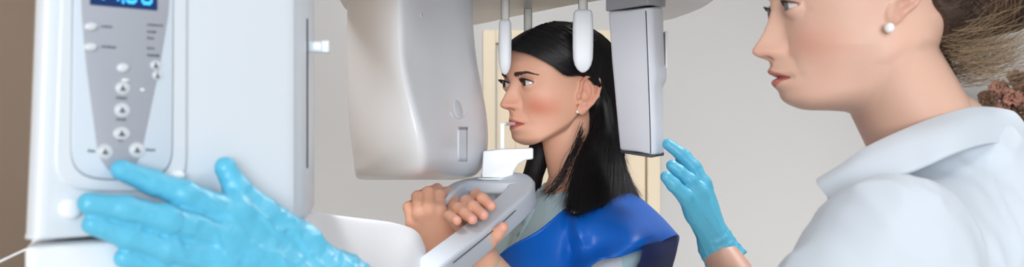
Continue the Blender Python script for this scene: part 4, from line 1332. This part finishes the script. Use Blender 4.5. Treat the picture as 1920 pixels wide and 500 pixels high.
phm = npmesh('hair', V, Q, pat, 'hairbase')
# near-side curtain: columns of guide points, front hairline to the back
S_ = ph
def cap(px, py, off=.0095): return S_.hit(px, py, off)
cols = [
 [cap(964, 93), cap(996, 101), cap(1034, 120), cap(1062, 140), P(1091, 139, 1.935), P(1117, 162, 1.958), P(1115, 226, 1.95), P(1084, 300, 1.885), P(1062, 388, 1.815)],
 [cap(972, 76), cap(1012, 90), cap(1056, 116), cap(1092, 128), P(1120, 158, 1.958), P(1129, 205, 1.955), P(1120, 255, 1.925), P(1100, 320, 1.875), P(1078, 402, 1.805)],
 [cap(992, 60), cap(1034, 74), cap(1080, 104), P(1113, 140, 1.93), P(1132, 178, 1.945), P(1139, 215, 1.945), P(1140, 265, 1.94), P(1128, 330, 1.895), P(1108, 392, 1.83)],
 [cap(1015, 48), cap(1060, 58), P(1102, 92, 1.965), P(1127, 132, 1.975), P(1144, 180, 1.98), P(1152, 225, 1.98), P(1157, 275, 1.975), P(1158, 330, 1.94), P(1150, 385, 1.90)],
 [cap(1038, 42), P(1078, 48, 1.99), P(1112, 84, 2.01), P(1134, 132, 2.02), P(1149, 182, 2.02), P(1158, 230, 2.02), P(1166, 285, 2.02), P(1179, 335, 2.00), P(1198, 372, 1.985)]]
G = np.swapaxes(np.array(cols), 0, 1)      # rows along the strand
A = loftgrid(G, 10, 10)
A0_ = A.copy()
for j in range(A.shape[1]):                # shallow lengthwise grooves
    w = .0016*math.sin(j*1.9)+.0010*math.sin(j*4.3+1)
    A[:, j, 1] += w
sh = gridmesh('hair_curtain', A, phm, 'hairblack'); mods(sh, solid=.006, off=0)
n = 3600; mmn = 24
R_, C_ = A0_.shape[:2]
Ls = []
for i in range(n):
    u = RNG.random(); du = RNG.normal()*.05
    end = 1 if RNG.random() < .75 else RNG.uniform(.75, 1)
    tt = np.linspace(0, end, mmn)
    uu = np.clip(u+du*tt+.012*np.sin(tt*5+i), 0, 1)*(C_-1)
    vv = tt*(R_-1)
    j = np.minimum(uu.astype(int), C_-2); k = np.minimum(vv.astype(int), R_-2)
    fu = (uu-j)[:, None]; fv = (vv-k)[:, None]
    q = (A0_[k, j]*(1-fu)*(1-fv)+A0_[k, j+1]*fu*(1-fv)+A0_[k+1, j]*(1-fu)*fv+A0_[k+1, j+1]*fu*fv)
    q = q+(-ZA_([q[0][0]*0, 0, 0]))
    lift = RNG.uniform(.0012, .0045)
    dirc = -q/np.linalg.norm(q, axis=1)[:, None]
    q = q+dirc*lift+RNG.normal(size=3)*[.0008, .0005, .0008]
    q[-8:] += (np.linspace(0, 1, 8)**2)[:, None]*RNG.normal(size=3)*[.007, .004, .004]
    Ls.append(q)
strandmesh('hair_strands', Ls, RNG.uniform(.0002, .00042, n), phm, 'hairblack')
# a few thin locks crossing the neck
Ls = []
for i in range(60):
    a = P(1092+RNG.normal()*4, 250+RNG.normal()*12, 1.915); b = P(1070+RNG.normal()*5, 300, 1.885); c = P(1045+RNG.normal()*8, 345, 1.85); d_ = P(1015+RNG.normal()*14, 372+RNG.normal()*6, 1.835)
    Ls.append(cr([a, b, c, d_], 6))
strandmesh('hair_strands', Ls, .00028, phm, 'hairblack')
# straight strands over the rest of the fall (other side and back)
n = 1500; Ls = []
tt = np.linspace(0, 1, 16)
for i in range(n):
    th0 = RNG.uniform(.55, 1.45)*math.pi  # around the back
    a = ZA_([math.sin(th0)*.0, 0, 0])
    s = RNG.uniform(-1, 1)
    top_ = ZA_([s*.055, -.06-.03*(1-s*s), .03]); lowp = ZA_([s*.085, -.085-.03*(1-s*s), -.215-RNG.random()*.02])
    r0 = ZA_([s*.01, -.02, .112])
    g = cr([r0, ZA_([s*.05, -.065, .07]), top_, ZA_([s*.075, -.085-.03*(1-s*s), -.09]), lowp], 4)
    Ls.append(S_.wor(g))
Ls = np.array(Ls); sh_ = Ls.shape
Ls = projhair(phair, Ls.reshape(-1, 3), .001).reshape(sh_).astype(float)
strandmesh('hair_strands', Ls, .0004, phm, 'hairblack')
ck = P(1115, 75, 1.93)
tube('hair_pin', [ck+ZA_([-.006, 0, .001]), ck+ZA_([.003, 0, -.001])], .0022, phm, 'black', 2, 8)
# mouthpiece on the rod, between her lips
mo = ph.onface(0, PK['zm'], 0); mo = ph.wor(mo)
tube('bite_piece', [P(944, 232, 1.872), (P(944, 232, 1.872)+mo)/2, mo+ph.B[1]*-.002], .0029, MR, 'warmwhite', 3, 10)

# ------------------------------------------------------------------ blurred dried flowers behind the technician
ct = root('side_cabinet', (2.0, 4.3, 0), 'low stone-grey cabinet against the right part of the back wall', 'cabinet')
obox('body', (2.0, 4.55, .60-CZ), (.36, 0, 0), (0, .2, 0), (0, 0, .60), ct, 'vase', .006)
for s in (-1, 1):
    dr = obox('door', (2.0+s*.178, 4.343, .62-CZ), (.172, 0, 0), (0, .009, 0), (0, 0, .56), ct, 'vase', .004)
    obox('handle', (2.0+s*.03, 4.328, .75-CZ), (.006, 0, 0), (0, .01, 0), (0, 0, .06), dr, 'rod', .002)
vc = np.array([1.96, 4.5, 1.205-CZ])
bq = root('flower_bouquet', (vc[0], vc[1], 1.205), 'bunch of dusty pink and brown dried flowers behind the technician\'s collar', 'flowers')
lathe('vase', vc, (0, 0, 1), [(.001, 0), (.06, 0), (.09, .04), (.10, .10), (.07, .17), (.05, .21), (.056, .235), (.048, .235), (.04, .2), (.001, .19)], bq, 'vase')
fl_c = P(1888, 178, 4.5)
V = []; Q = []
def bloom(c, r, m, name):
    V = []; Q = []
    for k in range(46):
        a = RNG.normal(size=3); a /= np.linalg.norm(a); a[1] = -abs(a[1])*.8
        t = np.cross(a, RNG.normal(size=3)); t /= np.linalg.norm(t); b = np.cross(a, t)
        w = r*.42; base = c+a*r*.2
        pts = [base, base+a*r*.5+t*w, base+a*r*1.05+t*w*.4+b*r*.18, base+a*r*1.05-t*w*.4+b*r*.18, base+a*r*.5-t*w]
        n0 = len(V); V += pts; Q.append([n0+i for i in range(5)])
    o = npmesh(name, V, Q, bq, m); mods(o, solid=.002); return o
for i, (x, y) in enumerate(((1850, 188), (1872, 168), (1898, 180), (1918, 166), (1885, 200), (1930, 195), (1905, 150), (1945, 172), (1862, 206), (1915, 212))):
    bloom(P(x, y, 4.45+.1*RNG.random()), .034, 'petal' if i % 3 else 'petal2', 'flower')
    tube('stem', [vc+ZA_([0, 0, .2]), (vc+ZA_([0, 0, .22])+P(x, y, 4.5))/2, P(x, y, 4.5)], .003, bq, 'petal2', 3, 6)

# ------------------------------------------------------------------ light and camera
def area(name, loc, rot, sx, sy, e, col):
    l = bpy.data.lights.new(name, 'AREA'); l.shape = 'RECTANGLE'; l.size = sx; l.size_y = sy; l.energy = e; l.color = col
    o = bpy.data.objects.new(name, l); o.location = loc; o.rotation_euler = rot; COL.objects.link(o); return o
for (x, y, e_) in ((-.5, 1.45, 30), (1.0, 2.2, 22), (-.3, 4.1, 5), (1.4, .7, 3.5)):  # last one is added for top light on the technician's shirt
    area('panel_light', (x, y, ZC-.035), (0, 0, 0), .56, .56, e_, (.97, .98, 1))
# soft sun added behind the camera as an even fill, entering the open front
sun = bpy.data.lights.new('daylight_fill', 'SUN'); sun.energy = 2.6; sun.angle = math.radians(28); sun.color = (.95, .98, 1)
so = bpy.data.objects.new('daylight_fill', sun); COL.objects.link(so); so.location = (1, -2, 2.2)
so.rotation_euler = Vector((-.03, 1.0, -.10)).to_track_quat('-Z', 'Y').to_euler()
w = bpy.data.worlds.new('world'); SC.world = w; w.use_nodes = True
w.node_tree.nodes['Background'].inputs['Color'].default_value = (.80, .90, 1, 1)
w.node_tree.nodes['Background'].inputs['Strength'].default_value = .5
cam = bpy.data.cameras.new('camera'); co = bpy.data.objects.new('camera', cam); COL.objects.link(co)
co.location = (0, 0, CZ); co.rotation_euler = (math.radians(90), 0, 0)
cam.sensor_width = 36; cam.lens = 36*F/1920; cam.clip_start = .02
cam.dof.use_dof = True; cam.dof.focus_distance = 1.80; cam.dof.aperture_fstop = 9
SC.camera = co
SC.view_settings.view_transform = 'Standard'; SC.view_settings.look = 'None'
SC.view_settings.gamma = 1; SC.view_settings.use_curve_mapping = False
SC.view_settings.exposure = 0
